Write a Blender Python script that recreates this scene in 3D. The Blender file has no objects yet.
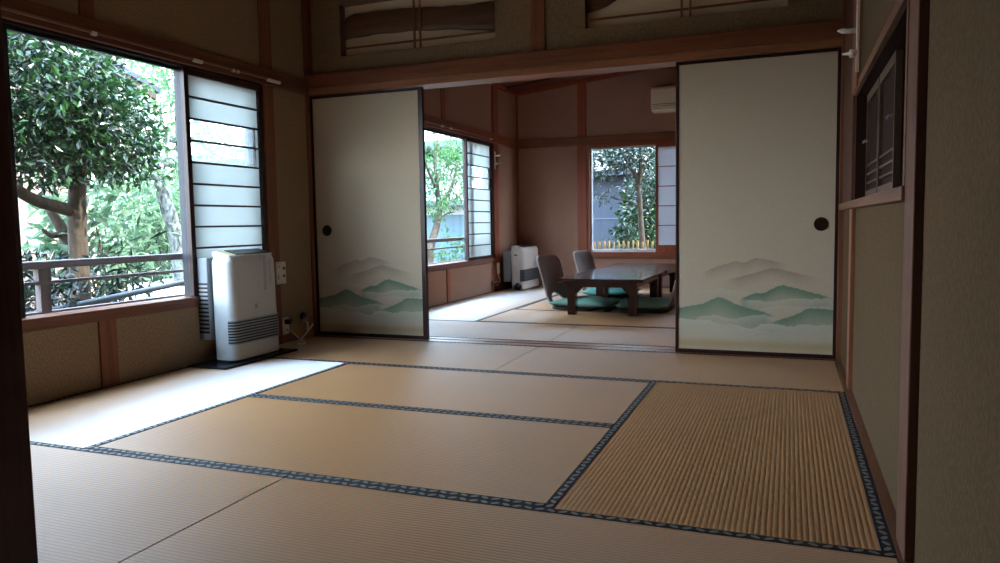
import bpy, bmesh, math, random
import numpy as np
from mathutils import Vector, Matrix, Euler

S = bpy.context.scene
COL = S.collection
rng = np.random.default_rng(7)
PI = math.pi

# ------------------------------------------------------------------ camera
CAM = np.array([3.2816, -4.607, 0.8099]); YAW, PIT, ROL, FPX = -0.3718, -0.0783, -0.0164, 744.03

def cam_axes():
    f = np.array([math.sin(YAW)*math.cos(PIT), math.cos(YAW)*math.cos(PIT), math.sin(PIT)])
    r0 = np.array([math.cos(YAW), -math.sin(YAW), 0]); u0 = np.cross(r0, f)
    r = math.cos(ROL)*r0 + math.sin(ROL)*u0; u = -math.sin(ROL)*r0 + math.cos(ROL)*u0
    return r, u, f
_r, _u, _f = cam_axes()

def at(px, py, ax, val):
    """world point seen at a pixel, on the plane x/y/z = val (used to measure the place)"""
    d = (px-500)/FPX*_r - (py-281.5)/FPX*_u + _f
    i = 'xyz'.index(ax); t = (val-CAM[i])/d[i]
    return CAM + t*d

cd = bpy.data.cameras.new('camera'); cam = bpy.data.objects.new('camera', cd); COL.objects.link(cam)
M = Matrix(((_r[0], _u[0], -_f[0], CAM[0]), (_r[1], _u[1], -_f[1], CAM[1]), (_r[2], _u[2], -_f[2], CAM[2]), (0, 0, 0, 1)))
cam.matrix_world = M
cd.sensor_width = 36; cd.lens = FPX/1000*36; cd.clip_start = 0.02; cd.clip_end = 300
S.camera = cam

# ------------------------------------------------------------------ materials
def srgb(r, g, b):
    f = lambda c: (c/255/12.92) if c/255 <= .04045 else ((c/255+.055)/1.055)**2.4
    return (f(r), f(g), f(b), 1)

class NT:
    def __init__(s, name):
        s.m = bpy.data.materials.new(name); s.m.use_nodes = True
        s.t = s.m.node_tree; s.b = s.t.nodes['Principled BSDF']; s.out = s.t.nodes['Material Output']
    def n(s, typ, **kw):
        nd = s.t.nodes.new(typ)
        for k, v in kw.items(): setattr(nd, k, v)
        return nd
    def l(s, a, b): s.t.links.new(a, b)
    def math(s, op, a, b=None, c=None):
        nd = s.n('ShaderNodeMath', operation=op)
        for i, v in enumerate((a, b, c)):
            if v is None: continue
            if isinstance(v, (int, float)): nd.inputs[i].default_value = v
            else: s.l(v, nd.inputs[i])
        return nd.outputs[0]
    def mix(s, fac, a, b):
        nd = s.n('ShaderNodeMix', data_type='RGBA')
        for i, v in ((0, fac), (6, a), (7, b)):
            if isinstance(v, (int, float)): nd.inputs[i].default_value = v
            elif isinstance(v, tuple): nd.inputs[i].default_value = v
            else: s.l(v, nd.inputs[i])
        return nd.outputs[2]
    def coord(s, scale=(1, 1, 1), kind='Object'):
        tc = s.n('ShaderNodeTexCoord'); mp = s.n('ShaderNodeMapping'); mp.inputs['Scale'].default_value = scale
        s.l(tc.outputs[kind], mp.inputs[0]); return mp.outputs[0]
    def noise(s, vec, scale, detail=4, rough=.55):
        nd = s.n('ShaderNodeTexNoise'); nd.inputs['Scale'].default_value = scale
        nd.inputs['Detail'].default_value = detail; nd.inputs['Roughness'].default_value = rough
        s.l(vec, nd.inputs['Vector']); return nd.outputs['Fac']
    def ramp(s, fac, stops):
        nd = s.n('ShaderNodeValToRGB'); cr = nd.color_ramp
        while len(cr.elements) < len(stops): cr.elements.new(.5)
        for e, (p, c) in zip(cr.elements, stops): e.position = p; e.color = c
        s.l(fac, nd.inputs[0]); return nd.outputs[0]
    def bump(s, h, dist=.002, strength=1.0):
        nd = s.n('ShaderNodeBump'); nd.inputs['Distance'].default_value = dist; nd.inputs['Strength'].default_value = strength
        s.l(h, nd.inputs['Height']); s.l(nd.outputs[0], s.b.inputs['Normal']); return nd
    def set(s, **kw):
        for k, v in kw.items():
            s.b.inputs[{'rough': 'Roughness', 'metal': 'Metallic', 'spec': 'Specular IOR Level', 'col': 'Base Color', 'coat': 'Coat Weight'}[k]].default_value = v
        return s

def wood(name, c, axis='z', rough=.5, var=.35, spec=.35):
    t = NT(name); sc = {'x': (1.2, 22, 22), 'y': (22, 1.2, 22), 'z': (22, 22, 1.2)}[axis]
    v = t.coord(sc)
    f = t.noise(v, 1.6, 5, .6); g = t.noise(t.coord(tuple(4*q for q in sc)), 2.5, 2)
    ff = t.math('ADD', t.math('MULTIPLY', f, .75), t.math('MULTIPLY', g, .25))
    dk = tuple(q*(1-var) for q in c[:3])+(1,); lt = tuple(min(1, q*(1+var)) for q in c[:3])+(1,)
    t.l(t.ramp(ff, [(.3, dk), (.7, lt)]), t.b.inputs['Base Color'])
    t.set(rough=rough, spec=spec); t.bump(ff, .0008, .5); return t.m

def plaster(name, c, var=.16):
    t = NT(name); v = t.coord()
    big = t.noise(v, 2.2, 3); fine = t.noise(v, 260, 2); mid = t.noise(v, 40, 3)
    a = t.mix(t.math('MULTIPLY', big, 1.0), tuple(q*(1-var) for q in c[:3])+(1,), tuple(q*(1+var) for q in c[:3])+(1,))
    fib = t.noise(t.coord((1, 1, .6)), 150, 3)
    b = t.mix(t.ramp(fib, [(.42, (0, 0, 0, 1)), (.62, (1, 1, 1, 1))]), tuple(q*.72 for q in c[:3])+(1,), a)
    t.l(b, t.b.inputs['Base Color']); t.set(rough=.95, spec=.1)
    t.bump(t.math('ADD', fine, mid), .0012, .6); return t.m

def plain(name, c, rough=.5, metal=0, spec=.4, var=.06, scale=30, bump=0):
    t = NT(name); v = t.coord(); f = t.noise(v, scale, 3)
    t.l(t.mix(f, tuple(q*(1-var) for q in c[:3])+(1,), tuple(min(1, q*(1+var)) for q in c[:3])+(1,)), t.b.inputs['Base Color'])
    t.set(rough=rough, metal=metal, spec=spec)
    if bump: t.bump(t.noise(v, scale*4, 2), bump, .6)
    return t.m

MW_POST = wood('wood_post', srgb(130, 80, 56), 'z', .5)
MW_X = wood('wood_beam_across', srgb(152, 99, 66), 'x', .45)
MW_Y = wood('wood_beam_along', srgb(112, 72, 50), 'y', .5)
MW_XR = wood('wood_red_beam', srgb(130, 77, 54), 'x', .45)
MW_RED = wood('wood_red', srgb(150, 76, 50), 'z', .45)
MW_DARK = wood('wood_dark_lacquer', srgb(52, 26, 20), 'z', .35, .25)
MW_DARKX = wood('wood_dark_lacquer_across', srgb(52, 26, 20), 'x', .35, .25)
MW_DARKY = wood('wood_dark_lacquer_along', srgb(50, 34, 30), 'y', .4, .25)
MW_SASH = wood('wood_weathered_sash', srgb(50, 50, 57), 'z', .55, .25)
MW_CEIL = wood('wood_ceiling', srgb(112, 58, 42), 'x', .5)
MW_SILL = wood('wood_sill', srgb(122, 78, 60), 'y', .5)
MW_PILLAR = wood('wood_dark_pillar', srgb(84, 48, 36), 'z', .55)
MW_DRIFT = wood('driftwood', srgb(104, 74, 56), 'x', .4, .45)
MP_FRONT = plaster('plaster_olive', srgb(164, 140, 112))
MP_RIGHT = plaster('plaster_olive_shaded', srgb(100, 80, 58))  # olive plaster darkened to stand in for the light's falloff
MP_BACK = plaster('plaster_pinkish', srgb(182, 142, 122))
M_WHITE = plain('white_enamel', srgb(200, 203, 202), .35)
M_OFFWHITE = plain('white_plastic', srgb(226, 218, 204), .4)
M_HGREY = plain('grey_white_enamel', srgb(196, 182, 172), .4)
M_CREAM = plain('yellowed_plastic', srgb(222, 205, 160), .4)
M_GREYP = plain('grey_plastic', srgb(150, 158, 166), .45)
M_BLACK = plain('black_plastic', srgb(26, 27, 32), .35)
M_DGREY = plain('dark_grey_plastic', srgb(96, 92, 92), .5)
M_BLACKMAT = plain('black_board', srgb(18, 18, 26), .25)
M_CHROME = plain('dull_metal', srgb(176, 166, 156), .35, .5)
M_ALU = plain('pale_aluminium', srgb(196, 202, 206), .35, .6)
M_MARK = plain('printed_grey_marks', srgb(168, 170, 168), .5)
M_CHAIR = plain('charcoal_weave', srgb(156, 138, 132), .8, 0, .2, .2, 200, .0006)
M_DARKWOOD = plain('dark_plywood', srgb(64, 48, 46), .4)
M_RAILWOOD = wood('weathered_rail', srgb(112, 98, 96), 'y', .7)
M_RAILPOST = wood('weathered_rail_post', srgb(108, 94, 92), 'z', .7)

def m_paper(name, c, trans=.65):
    t = NT(name); d = t.n('ShaderNodeBsdfDiffuse'); tr = t.n('ShaderNodeBsdfTranslucent'); mx = t.n('ShaderNodeMixShader')
    v = t.coord(); f = t.noise(v, 120, 3)
    cc = t.mix(f, tuple(q*.96 for q in c[:3])+(1,), c)
    t.l(cc, d.inputs[0]); t.l(cc, tr.inputs[0]); mx.inputs[0].default_value = trans
    t.l(d.outputs[0], mx.inputs[1]); t.l(tr.outputs[0], mx.inputs[2]); t.l(mx.outputs[0], t.out.inputs[0]); return t.m
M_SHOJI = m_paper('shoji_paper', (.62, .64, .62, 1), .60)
M_RANMA = m_paper('transom_paper', srgb(240, 222, 192), .05)

def m_glass(name, tint=(.96, .98, .97, 1), refl=.06, haze=0):
    t = NT(name); tr = t.n('ShaderNodeBsdfTransparent'); tr.inputs[0].default_value = tint
    gl = t.n('ShaderNodeBsdfGlossy'); gl.inputs['Roughness'].default_value = .03
    lw = t.n('ShaderNodeLayerWeight'); lw.inputs[0].default_value = .5
    mx = t.n('ShaderNodeMixShader'); t.l(t.math('MULTIPLY_ADD', t.math('POWER', lw.outputs['Facing'], 5.0), .48, .02), mx.inputs[0])
    t.l(tr.outputs[0], mx.inputs[1]); t.l(gl.outputs[0], mx.inputs[2]); last = mx
    if haze:
        tl = t.n('ShaderNodeBsdfTranslucent'); tl.inputs[0].default_value = (.85, .9, .92, 1)
        m2 = t.n('ShaderNodeMixShader'); m2.inputs[0].default_value = haze
        t.l(mx.outputs[0], m2.inputs[1]); t.l(tl.outputs[0], m2.inputs[2]); last = m2
    t.l(last.outputs[0], t.out.inputs[0]); return t.m
M_GLASS = m_glass('clear_glass')
M_GLASSHAZE = m_glass('hazy_glass', haze=.10)

def m_tatami(name, c):
    t = NT(name)
    tc = t.n('ShaderNodeTexCoord'); sp = t.n('ShaderNodeSeparateXYZ'); t.l(tc.outputs['Object'], sp.inputs[0])
    x, y = sp.outputs[0], sp.outputs[1]
    rid = t.math('SINE', t.math('MULTIPLY', y, 2*PI/.0148))                       # rows of warp
    rid01 = t.math('MULTIPLY_ADD', rid, .5, .5)
    ridp = t.math('POWER', rid01, .45)
    rush = t.noise(t.coord((340, 12, 1)), 1, 2)                                    # single rushes run across
    tone = t.noise(t.coord((1.4, 1.9, 1)), 1, 3); tone2 = t.noise(t.coord((90, 2.5, 1)), 1, 3)
    dk = tuple(q*.78 for q in c[:3])+(1,); lt = tuple(min(1, q*1.18) for q in c[:3])+(1,)
    base = t.mix(t.math('ADD', t.math('MULTIPLY', tone, .6), t.math('MULTIPLY', tone2, .4)), dk, lt)
    gap = t.mix(t.ramp(rid01, [(0, (1, 1, 1, 1)), (.22, (0, 0, 0, 1))]), base, tuple(q*.52 for q in c[:3])+(1,))
    t.l(gap, t.b.inputs['Base Color'])
    t.bump(t.math('ADD', ridp, t.math('MULTIPLY', rush, .25)), .0016, .8)
    t.set(rough=.46, spec=.7); t.b.inputs['Anisotropic'].default_value = .93
    tg = t.n('ShaderNodeTangent', direction_type='UV_MAP', uv_map='UVMap'); t.l(tg.outputs[0], t.b.inputs['Tangent'])
    gl = t.n('ShaderNodeBsdfAnisotropic'); gl.inputs['Color'].default_value = (.76, .90, 1.0, 1); gl.inputs['Roughness'].default_value = .74
    gl.inputs['Anisotropy'].default_value = .74; gl.inputs['Rotation'].default_value = .25; t.l(tg.outputs[0], gl.inputs['Tangent'])
    mx = t.n('ShaderNodeMixShader'); mx.inputs[0].default_value = .17               # waxy sheen of the rush, its colour tinted blue to imitate skylight
    t.l(t.b.outputs[0], mx.inputs[1]); t.l(gl.outputs[0], mx.inputs[2]); t.l(mx.outputs[0], t.out.inputs[0])
    return t.m
M_TATAMI = m_tatami('tatami_rush', srgb(206, 150, 100))

def m_hem(name):
    t = NT(name)
    tc = t.n('ShaderNodeTexCoord'); sp = t.n('ShaderNodeSeparateXYZ'); t.l(tc.outputs['Object'], sp.inputs[0])
    x, y = sp.outputs[0], sp.outputs[1]; P = .034
    q = t.math('MULTIPLY', x, 1/P); fl = t.math('FLOOR', q)
    p = t.math('MULTIPLY', t.math('SUBTRACT', t.math('SUBTRACT', q, fl), .5), P)
    sgn = t.math('MULTIPLY_ADD', t.math('MODULO', t.math('ADD', fl, 200), 2.0), 2, -1)
    a = t.math('ADD', t.math('MULTIPLY', p, .86), t.math('MULTIPLY', t.math('MULTIPLY', y, .5), sgn))
    b = t.math('SUBTRACT', t.math('MULTIPLY', y, .86), t.math('MULTIPLY', t.math('MULTIPLY', p, .5), sgn))
    r = t.math('ADD', t.math('POWER', t.math('ABSOLUTE', t.math('DIVIDE', a, .0135)), 2.0), t.math('POWER', t.math('ABSOLUTE', t.math('DIVIDE', b, .007)), 2.0))
    inn = t.math('LESS_THAN', r, 1.0)
    wv = t.noise(t.coord((500, 500, 1)), 1, 1)
    leaf = t.mix(wv, srgb(108, 104, 96), srgb(156, 148, 134))
    t.l(t.mix(inn, srgb(25, 25, 37), leaf), t.b.inputs['Base Color']); t.set(rough=.7, spec=.22)
    t.bump(wv, .0004, .5); return t.m
M_HEM = m_hem('border_cloth')

def m_vcol(name, rough=.9):
    t = NT(name); a = t.n('ShaderNodeVertexColor'); a.layer_name = 'Col'
    v = t.coord((1, 1, .25)); f = t.noise(v, 180, 3)
    mm = t.n('ShaderNodeMix', data_type='RGBA', blend_type='MULTIPLY'); mm.inputs[0].default_value = 1
    t.l(a.outputs[0], mm.inputs[6]); t.l(t.ramp(f, [(.3, (.93, .93, .93, 1)), (.7, (1, 1, 1, 1))]), mm.inputs[7])
    t.l(mm.outputs[2], t.b.inputs['Base Color']); t.set(rough=rough, spec=.15); return t.m
M_MURAL = m_vcol('painted_paper')

def m_leaf(name, dark, light, trans=.35, rough=.35):
    t = NT(name); a = t.n('ShaderNodeAttribute'); a.attribute_name = 'tint'
    c = t.mix(a.outputs['Fac'], dark, light); t.l(c, t.b.inputs['Base Color']); t.set(rough=rough, spec=.5)
    tr = t.n('ShaderNodeBsdfTranslucent'); mx = t.n('ShaderNodeMixShader'); mx.inputs[0].default_value = trans
    t.l(c, tr.inputs[0]); t.l(t.b.outputs[0], mx.inputs[1]); t.l(tr.outputs[0], mx.inputs[2]); t.l(mx.outputs[0], t.out.inputs[0]); return t.m
M_LEAF1 = m_leaf('camellia_leaf', (.002, .008, .006, 1), (.03, .10, .016, 1), .3)
M_LEAF2 = m_leaf('maple_leaf', (.02, .07, .025, 1), (.08, .19, .05, 1), .5, .5)
M_LEAF3 = m_leaf('bamboo_leaf', (.05, .105, .055, 1), (.15, .23, .12, 1), .5, .5)
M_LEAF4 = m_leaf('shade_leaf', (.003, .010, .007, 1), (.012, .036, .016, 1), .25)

def m_bark(name, c, c2):
    t = NT(name); v = t.coord((1, 1, .35)); f = t.noise(v, 26, 5, .65); g = t.noise(t.coord(), 9, 3)
    t.l(t.mix(t.ramp(t.math('ADD', t.math('MULTIPLY', f, .6), t.math('MULTIPLY', g, .4)), [(.4, (0, 0, 0, 1)), (.6, (1, 1, 1, 1))]), c, c2), t.b.inputs['Base Color'])
    t.set(rough=.9, spec=.15); t.bump(f, .004, .6); return t.m
M_BARK = m_bark('smooth_bark', srgb(42, 37, 33), srgb(66, 58, 49))
M_BARK2 = m_bark('lichen_bark', srgb(38, 40, 42), srgb(104, 110, 106))
M_BARKD = m_bark('dark_bark', srgb(40, 36, 34), srgb(70, 62, 54))
M_STUCCO = plain('pink_white_stucco', srgb(116, 97, 91), .9, 0, .1, .08, 3)
M_STUCCO2 = plain('white_stucco', srgb(196, 200, 202), .9, 0, .1, .04, 3)
M_GREYWALL = plain('blue_grey_stucco', srgb(64, 68, 78), .9, 0, .1, .06, 2)
M_TILE = plain('dark_roof_tile', srgb(34, 39, 48), .5)
M_SOIL = plain('garden_soil', srgb(66, 62, 54), .95, 0, .1, .3, 5, .01)
M_STONE = plain('pale_stone', srgb(196, 204, 212), .85, 0, .2, .18, 9, .006)
M_BAMBOO = wood('bamboo_stake', srgb(128, 106, 66), 'z', .5)
M_WINBLUE = plain('pale_window', srgb(86, 112, 124), .3)
M_EAVEGREY = plain('grey_eave', srgb(84, 92, 94), .7)

def m_cushion(name, c, c2):
    t = NT(name); vo = t.n('ShaderNodeTexVoronoi'); vo.inputs['Scale'].default_value = 110; t.l(t.coord(), vo.inputs['Vector'])
    f = t.ramp(vo.outputs['Distance'], [(.25, (1, 1, 1, 1)), (.4, (0, 0, 0, 1))])
    t.l(t.mix(f, c, c2), t.b.inputs['Base Color']); t.set(rough=.7, spec=.3); t.bump(t.noise(t.coord(), 400, 2), .0006, .5); return t.m
M_CUSH = m_cushion('green_brocade', srgb(112, 154, 134), srgb(146, 182, 162))
M_CUSHT = m_cushion('teal_brocade', srgb(88, 150, 140), srgb(130, 182, 170))

# ------------------------------------------------------------------ mesh builder
class MB:
    def __init__(s): s.v = []; s.f = []
    def add(s, vs, fs):
        o = len(s.v); s.v += [tuple(map(float, p)) for p in vs]; s.f += [tuple(i+o for i in q) for q in fs]; return s
    def box(s, x0, x1, y0, y1, z0, z1):
        x0, x1 = sorted((x0, x1)); y0, y1 = sorted((y0, y1)); z0, z1 = sorted((z0, z1))
        return s.add([(x0,y0,z0),(x1,y0,z0),(x1,y1,z0),(x0,y1,z0),(x0,y0,z1),(x1,y0,z1),(x1,y1,z1),(x0,y1,z1)],
                     [(0,3,2,1),(4,5,6,7),(0,1,5,4),(1,2,6,5),(2,3,7,6),(3,0,4,7)])
    def tube(s, pts, rad, n=8, cap=True):
        pts = [Vector(p) for p in pts]; k = len(pts)
        if not isinstance(rad, (list, tuple)): rad = [rad]*k
        o = len(s.v); up = Vector((0, 0, 1))
        for i, p in enumerate(pts):
            t = (pts[min(i+1, k-1)]-pts[max(i-1, 0)]).normalized()
            a = t.cross(up if abs(t.dot(up)) < .95 else Vector((1, 0, 0))).normalized(); b = t.cross(a)
            for j in range(n):
                q = p+(a*math.cos(2*PI*j/n)+b*math.sin(2*PI*j/n))*rad[i]; s.v.append(tuple(q))
        for i in range(k-1):
            for j in range(n):
                a = o+i*n+j; b2 = o+i*n+(j+1) % n; s.f.append((a, b2, b2+n, a+n))
        if cap: s.f.append(tuple(o+j for j in range(n))[::-1]); s.f.append(tuple(o+(k-1)*n+j for j in range(n)))
        return s
    def prism(s, poly, a0, a1, axis='y'):
        """extrude a 2-D outline along an axis: axis y -> outline in (x,z); x -> (y,z); z -> (x,y)"""
        n = len(poly)
        def mk(p, h): return {'y': (p[0], h, p[1]), 'x': (h, p[0], p[1]), 'z': (p[0], p[1], h)}[axis]
        vs = [mk(p, a0) for p in poly]+[mk(p, a1) for p in poly]
        fs = [tuple(range(n)), tuple(range(2*n-1, n-1, -1))]+[(i, (i+1) % n+0, (i+1) % n+n, i+n) for i in range(n)]
        return s.add(vs, fs)
    def ring(s, c, ro, ri, d, axis='y', n=28):
        """flat annulus with thickness d in direction of -axis"""
        vs = []
        for h in (0, d):
            for r in (ro, ri):
                for j in range(n):
                    a, b = r*math.cos(2*PI*j/n), r*math.sin(2*PI*j/n)
                    vs.append({'y': (c[0]+a, c[1]-h, c[2]+b), 'x': (c[0]-h, c[1]+a, c[2]+b)}[axis])
        fs = []
        for j in range(n):
            k = (j+1) % n
            fs += [(2*n+j, 2*n+k, 3*n+k, 3*n+j), (j, k, 2*n+k, 2*n+j), (n+j, n+k, 3*n+k, 3*n+j), (j, k, n+k, n+j)]
        return s.add(vs, fs)
    def build(s, name, mat, parent=None, bevel=0, smooth=False, seg=2, subsurf=0, solid=0):
        me = bpy.data.meshes.new(name); me.from_pydata(s.v, [], s.f); me.update()
        bm = bmesh.new(); bm.from_mesh(me); bmesh.ops.recalc_face_normals(bm, faces=bm.faces); bm.to_mesh(me); bm.free()
        me.materials.append(mat)
        if smooth:
            for p in me.polygons: p.use_smooth = True
        o = bpy.data.objects.new(name, me); COL.objects.link(o)
        if parent is not None: o.parent = parent
        if solid: m = o.modifiers.new('s', 'SOLIDIFY'); m.thickness = solid; m.offset = 0
        if bevel: m = o.modifiers.new('b', 'BEVEL'); m.width = bevel; m.segments = seg; m.limit_method = 'ANGLE'
        if subsurf: m = o.modifiers.new('u', 'SUBSURF'); m.levels = subsurf; m.render_levels = subsurf
        return o

def tag(o, label=None, cat=None, group=None, kind=None):
    if label: o['label'] = label
    if cat: o['category'] = cat
    if group: o['group'] = group
    if kind: o['kind'] = kind
    return o
def empty(name, loc=(0, 0, 0), rz=0, label=None, cat=None, group=None):
    o = bpy.data.objects.new(name, None); COL.objects.link(o); o.location = loc; o.rotation_euler = (0, 0, rz); o.empty_display_size = .1
    return tag(o, label, cat, group)
def struct(o): o['kind'] = 'structure'; return o
def copy_tree(o, parent=None):
    c = o.copy(); COL.objects.link(c); c.parent = parent
    for ch in list(o.children): copy_tree(ch, c)
    return c
def rrect(w, h, r, n=5):
    pts = []
    for cx, cy, a0 in ((w/2-r, h/2-r, 0), (-w/2+r, h/2-r, 90), (-w/2+r, -h/2+r, 180), (w/2-r, -h/2+r, 270)):
        for i in range(n+1):
            a = math.radians(a0+90*i/n); pts.append((cx+r*math.cos(a), cy+r*math.sin(a)))
    return pts
def vbox(x0, x1, y0, y1, z0, z1): return MB().box(x0, x1, y0, y1, z0, z1)

# ------------------------------------------------------------------ measures of the place
XR = 3.53          # right edge of the mats
XW = 3.562         # right wall plaster
YB = 4.486         # back wall of the far room
YF = -3.52         # front of the near room
H1, H2 = 2.62, 2.47
ZN0, ZN1 = 1.755, 1.86

# floors ------------------------------------------------------------
struct(MB().box(-.1, 3.75, YF, YB+.1, -.10, -.052).build('floor', MW_X))
struct(MB().box(-.6, 3.75, -6.6, YF-.0, -.10, 0).build('floor', plain('hall_boards', srgb(92, 62, 44), .4)))
thr = MB().box(0, XR, .0, .068, -.052, .001).box(0, XR, .072, .098, -.052, -.004).box(0, XR, .102, .17, -.052, .001)
struct(thr.build('trim_1', wood('wood_threshold', srgb(150, 104, 84), 'x', .35)))
struct(MB().box(XR+.002, XW, YF, .0, -.05, .006).build('baseboard_right', MW_Y))

# left wall (both rooms) ---------------------------------------------
WY0, WY1 = -3.30, -.50     # near window
VY0, VY1 = 1.15, 3.62      # far window
ZS, ZT = .405, 1.74        # sill / head
w = MB()
w.box(-.12, 0, YF-.1, .08, ZT, H1+.1).box(-.12, 0, YF-.1, .08, -.5, ZS-.06)
w.box(-.12, 0, YF-.1, WY0, ZS-.06, ZT).box(-.12, 0, WY1, .08, ZS-.06, ZT)
struct(w.build('wall_left', MP_FRONT))
w = MB()
w.box(-.12, 0, .08, YB+.12, ZT, H1+.1).box(-.12, 0, .08, YB+.12, -.5, ZS-.06)
w.box(-.12, 0, .08, VY0, ZS-.06, ZT).box(-.12, 0, VY1, YB+.12, ZS-.06, ZT)
struct(w.build('wall_left', MP_BACK))
# right wall ----------------------------------------------------------
OY0, OY1, OZ0, OZ1 = -2.43, -.72, .885, 1.375
w = MB()
w.box(XW, XW+.16, -6.6, .06, OZ1, H1+.1).box(XW, XW+.16, -6.6, .06, -.1, OZ0-.03)
w.box(XW, XW+.16, -6.6, OY0, OZ0-.03, OZ1).box(XW, XW+.16, OY1, .06, OZ0-.03, OZ1)
w.box(XW+.16, XW+.2, OY0-.1, OY1+.1, OZ0-.1, OZ1+.1)
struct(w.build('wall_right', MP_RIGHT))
M_HATCH = plain('hatch_wood_and_shade', srgb(46, 28, 22), .75, 0, .15)
w = MB().box(XW+.150, XW+.158, OY0, OY1, OZ0-.03, OZ1).box(XW+.002, XW+.15, OY1-.008, OY1-.0005, OZ0, OZ1).box(XW+.002, XW+.15, OY0+.0005, OY0+.008, OZ0, OZ1).box(XW+.002, XW+.15, OY0, OY1, OZ1-.008, OZ1-.0005).box(XW+.002, XW+.15, OY0, OY1, OZ0-.029, OZ0-.001)
struct(w.build('trim_48', M_HATCH))  # dark lining added to paint in the shade of the recess
struct(vbox(XR+.01, XR+.15, .06, YB+.12, -.1, H1+.1).build('wall_right', MP_BACK))
# back wall of the far room --------------------------------------------
BX0, BX1, BZ0, BZ1 = .955, 2.70, .43, 1.72
w = MB()
w.box(-.12, XR+.15, YB, YB+.12, BZ1, H1+.1).box(-.12, XR+.15, YB, YB+.12, -.5, BZ0-.05)
w.box(-.12, BX0, YB, YB+.12, BZ0-.05, BZ1).box(BX1, XR+.15, YB, YB+.12, BZ0-.05, BZ1)
struct(w.build('wall_back', MP_BACK))
# ceilings --------------------------------------------------------------
c = MB().box(-.1, 3.75, YF-.1, .03, H1, H1+.03)
for k in range(8): c.box(0, XR, YF+.22+k*.44, YF+.25+k*.44, H1-.03, H1)
struct(c.build('ceiling', wood('wood_ceiling_pale', srgb(186, 150, 112), 'x', .5)))
HC = 2.655                                                  # boat-shaped ceiling, highest along the middle
c = MB().prism([(-.1, H2-.015), (1.765, HC), (3.7, H2-.015), (3.7, H2+.02), (1.765, HC+.035), (-.1, H2+.02)], .13, YB+.1, 'y')
for k in range(9): c.prism([(0, H2-.028), (1.765, HC-.022), (XR, H2-.028), (XR, H2), (1.765, HC+.01), (0, H2)], .45+k*.45, .475+k*.45, 'y')
struct(c.build('ceiling', MW_CEIL))
struct(MB().box(-1, 4.6, -6.8, YF-.12, 2.5, 2.6).build('ceiling', MW_CEIL))
struct(MB().box(0, .03, .16, YB-.03, H2-.05, H2).prism([(0, H2-.05), (1.765, HC-.05), (XR, H2-.05), (XR, H2), (1.765, HC+.01), (0, H2)], YB-.03, YB, 'y').build('trim_2', MW_RED))
# hall behind the camera --------------------------------------------------
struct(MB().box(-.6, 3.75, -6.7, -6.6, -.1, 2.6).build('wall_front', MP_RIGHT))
struct(MB().box(-.7, -.6, -6.7, YF, -.1, 2.6).build('wall_left', MP_FRONT))
struct(MB().box(-.6, XW, YF-.12, YF, 1.76, H1+.1).box(-.6, 0, YF-.12, YF, 0, 1.8).build('wall_front', MP_FRONT))
struct(MB().box(1.655, 1.776, YF-.1, YF, -.05, 1.76).build('trim_3', MW_PILLAR, None, .004))
struct(MB().box(0, 1.655, YF-.06, YF-.03, 0, 1.76).build('door_1', MW_DARK, None, .003))

# wall between the rooms with two transom openings -------------------------
R1, R2, RZ0, RZ1 = (.285, 1.468), (2.072, 3.255), 2.012, 2.372
w = MB().box(0, XR+.03, .03, .13, ZN1-.05, RZ0).box(0, XR+.03, .03, .13, RZ1, H1+.1)
w.box(0, R1[0], .03, .13, RZ0, RZ1).box(R1[1], R2[0], .03, .13, RZ0, RZ1).box(R2[1], XR+.03, .03, .13, RZ0, RZ1)
struct(w.build('wall_middle', plaster('plaster_olive_mid', srgb(150, 126, 98))))
struct(MB().box(0, XR+.03, 0, .165, ZN0, 1.802).build('trim_4', MW_X, None, .003))
struct(MB().box(0, XR+.03, -.018, .03, 1.802, 1.895).build('trim_5', MW_XR, None, .004))
struct(MB().box(0, XR+.03, .13, .165, 1.802, 1.895).build('trim_6', MW_XR, None, .004))
struct(MB().box(1.715, 1.812, .015, .145, 1.895, H1).build('trim_7', MW_POST, None, .003))
# posts -----------------------------------------------------------------------
k = [8]
def post(x0, x1, y0, y1, z0, z1, m=MW_POST):
    struct(MB().box(x0, x1, y0, y1, z0, z1).build('trim_%d' % k[0], m, None, .003)); k[0] += 1
post(-.02, .012, -.012, .02, -.05, 1.80)                   # near left corner
post(-.02, .045, -.02, .03, 1.895, H1, MW_POST)
post(-.02, .012, -.49, -.385, -.05, 1.755); post(-.02, .012, -.50, -.385, ZN1, H1)
post(-.02, .012, -1.845, -1.74, -.05, .345)
post(-.02, .012, -1.85, -1.765, ZN1, H1)
post(-.02, .012, -3.5, -3.34, -.05, H1)
post(-.02, .012, 2.295, 2.365, -.05, .345, MW_RED); post(-.02, .012, 2.25, 2.335, ZN1, H2, MW_RED)
post(-.02, .014, 3.63, 3.78, -.05, 1.755, MW_RED); post(-.02, .014, 3.63, 3.80, ZN1, H2, MW_RED)
post(-.02, .02, YB-.03, YB+.02, -.05, H2, MW_RED)         # far corner
post(.80, .918, YB-.014, YB+.02, -.05, 1.755, MW_RED); post(.805, .918, YB-.014, YB+.02, ZN1, H2+.07, MW_RED)
post(XR+.006, XW+.06, -.02, .06, -.02, 1.802)              # near right corner
post(XR+.006, XW+.06, -.02, .03, 1.895, H1)
post(XW-.018, XW+.02, -.83, -.705, -.05, .85); post(XW-.018, XW+.02, -.96, -.70, 1.38, H1)
post(XW-.022, XW+.02, -2.70, -2.56, -.05, H1, wood('wood_post_dark', srgb(98, 62, 46), 'z', .6))
post(XW-.012, XW+.02, -.69, -.03, .885, H1, MW_PILLAR)     # boarded strip between the posts
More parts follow.
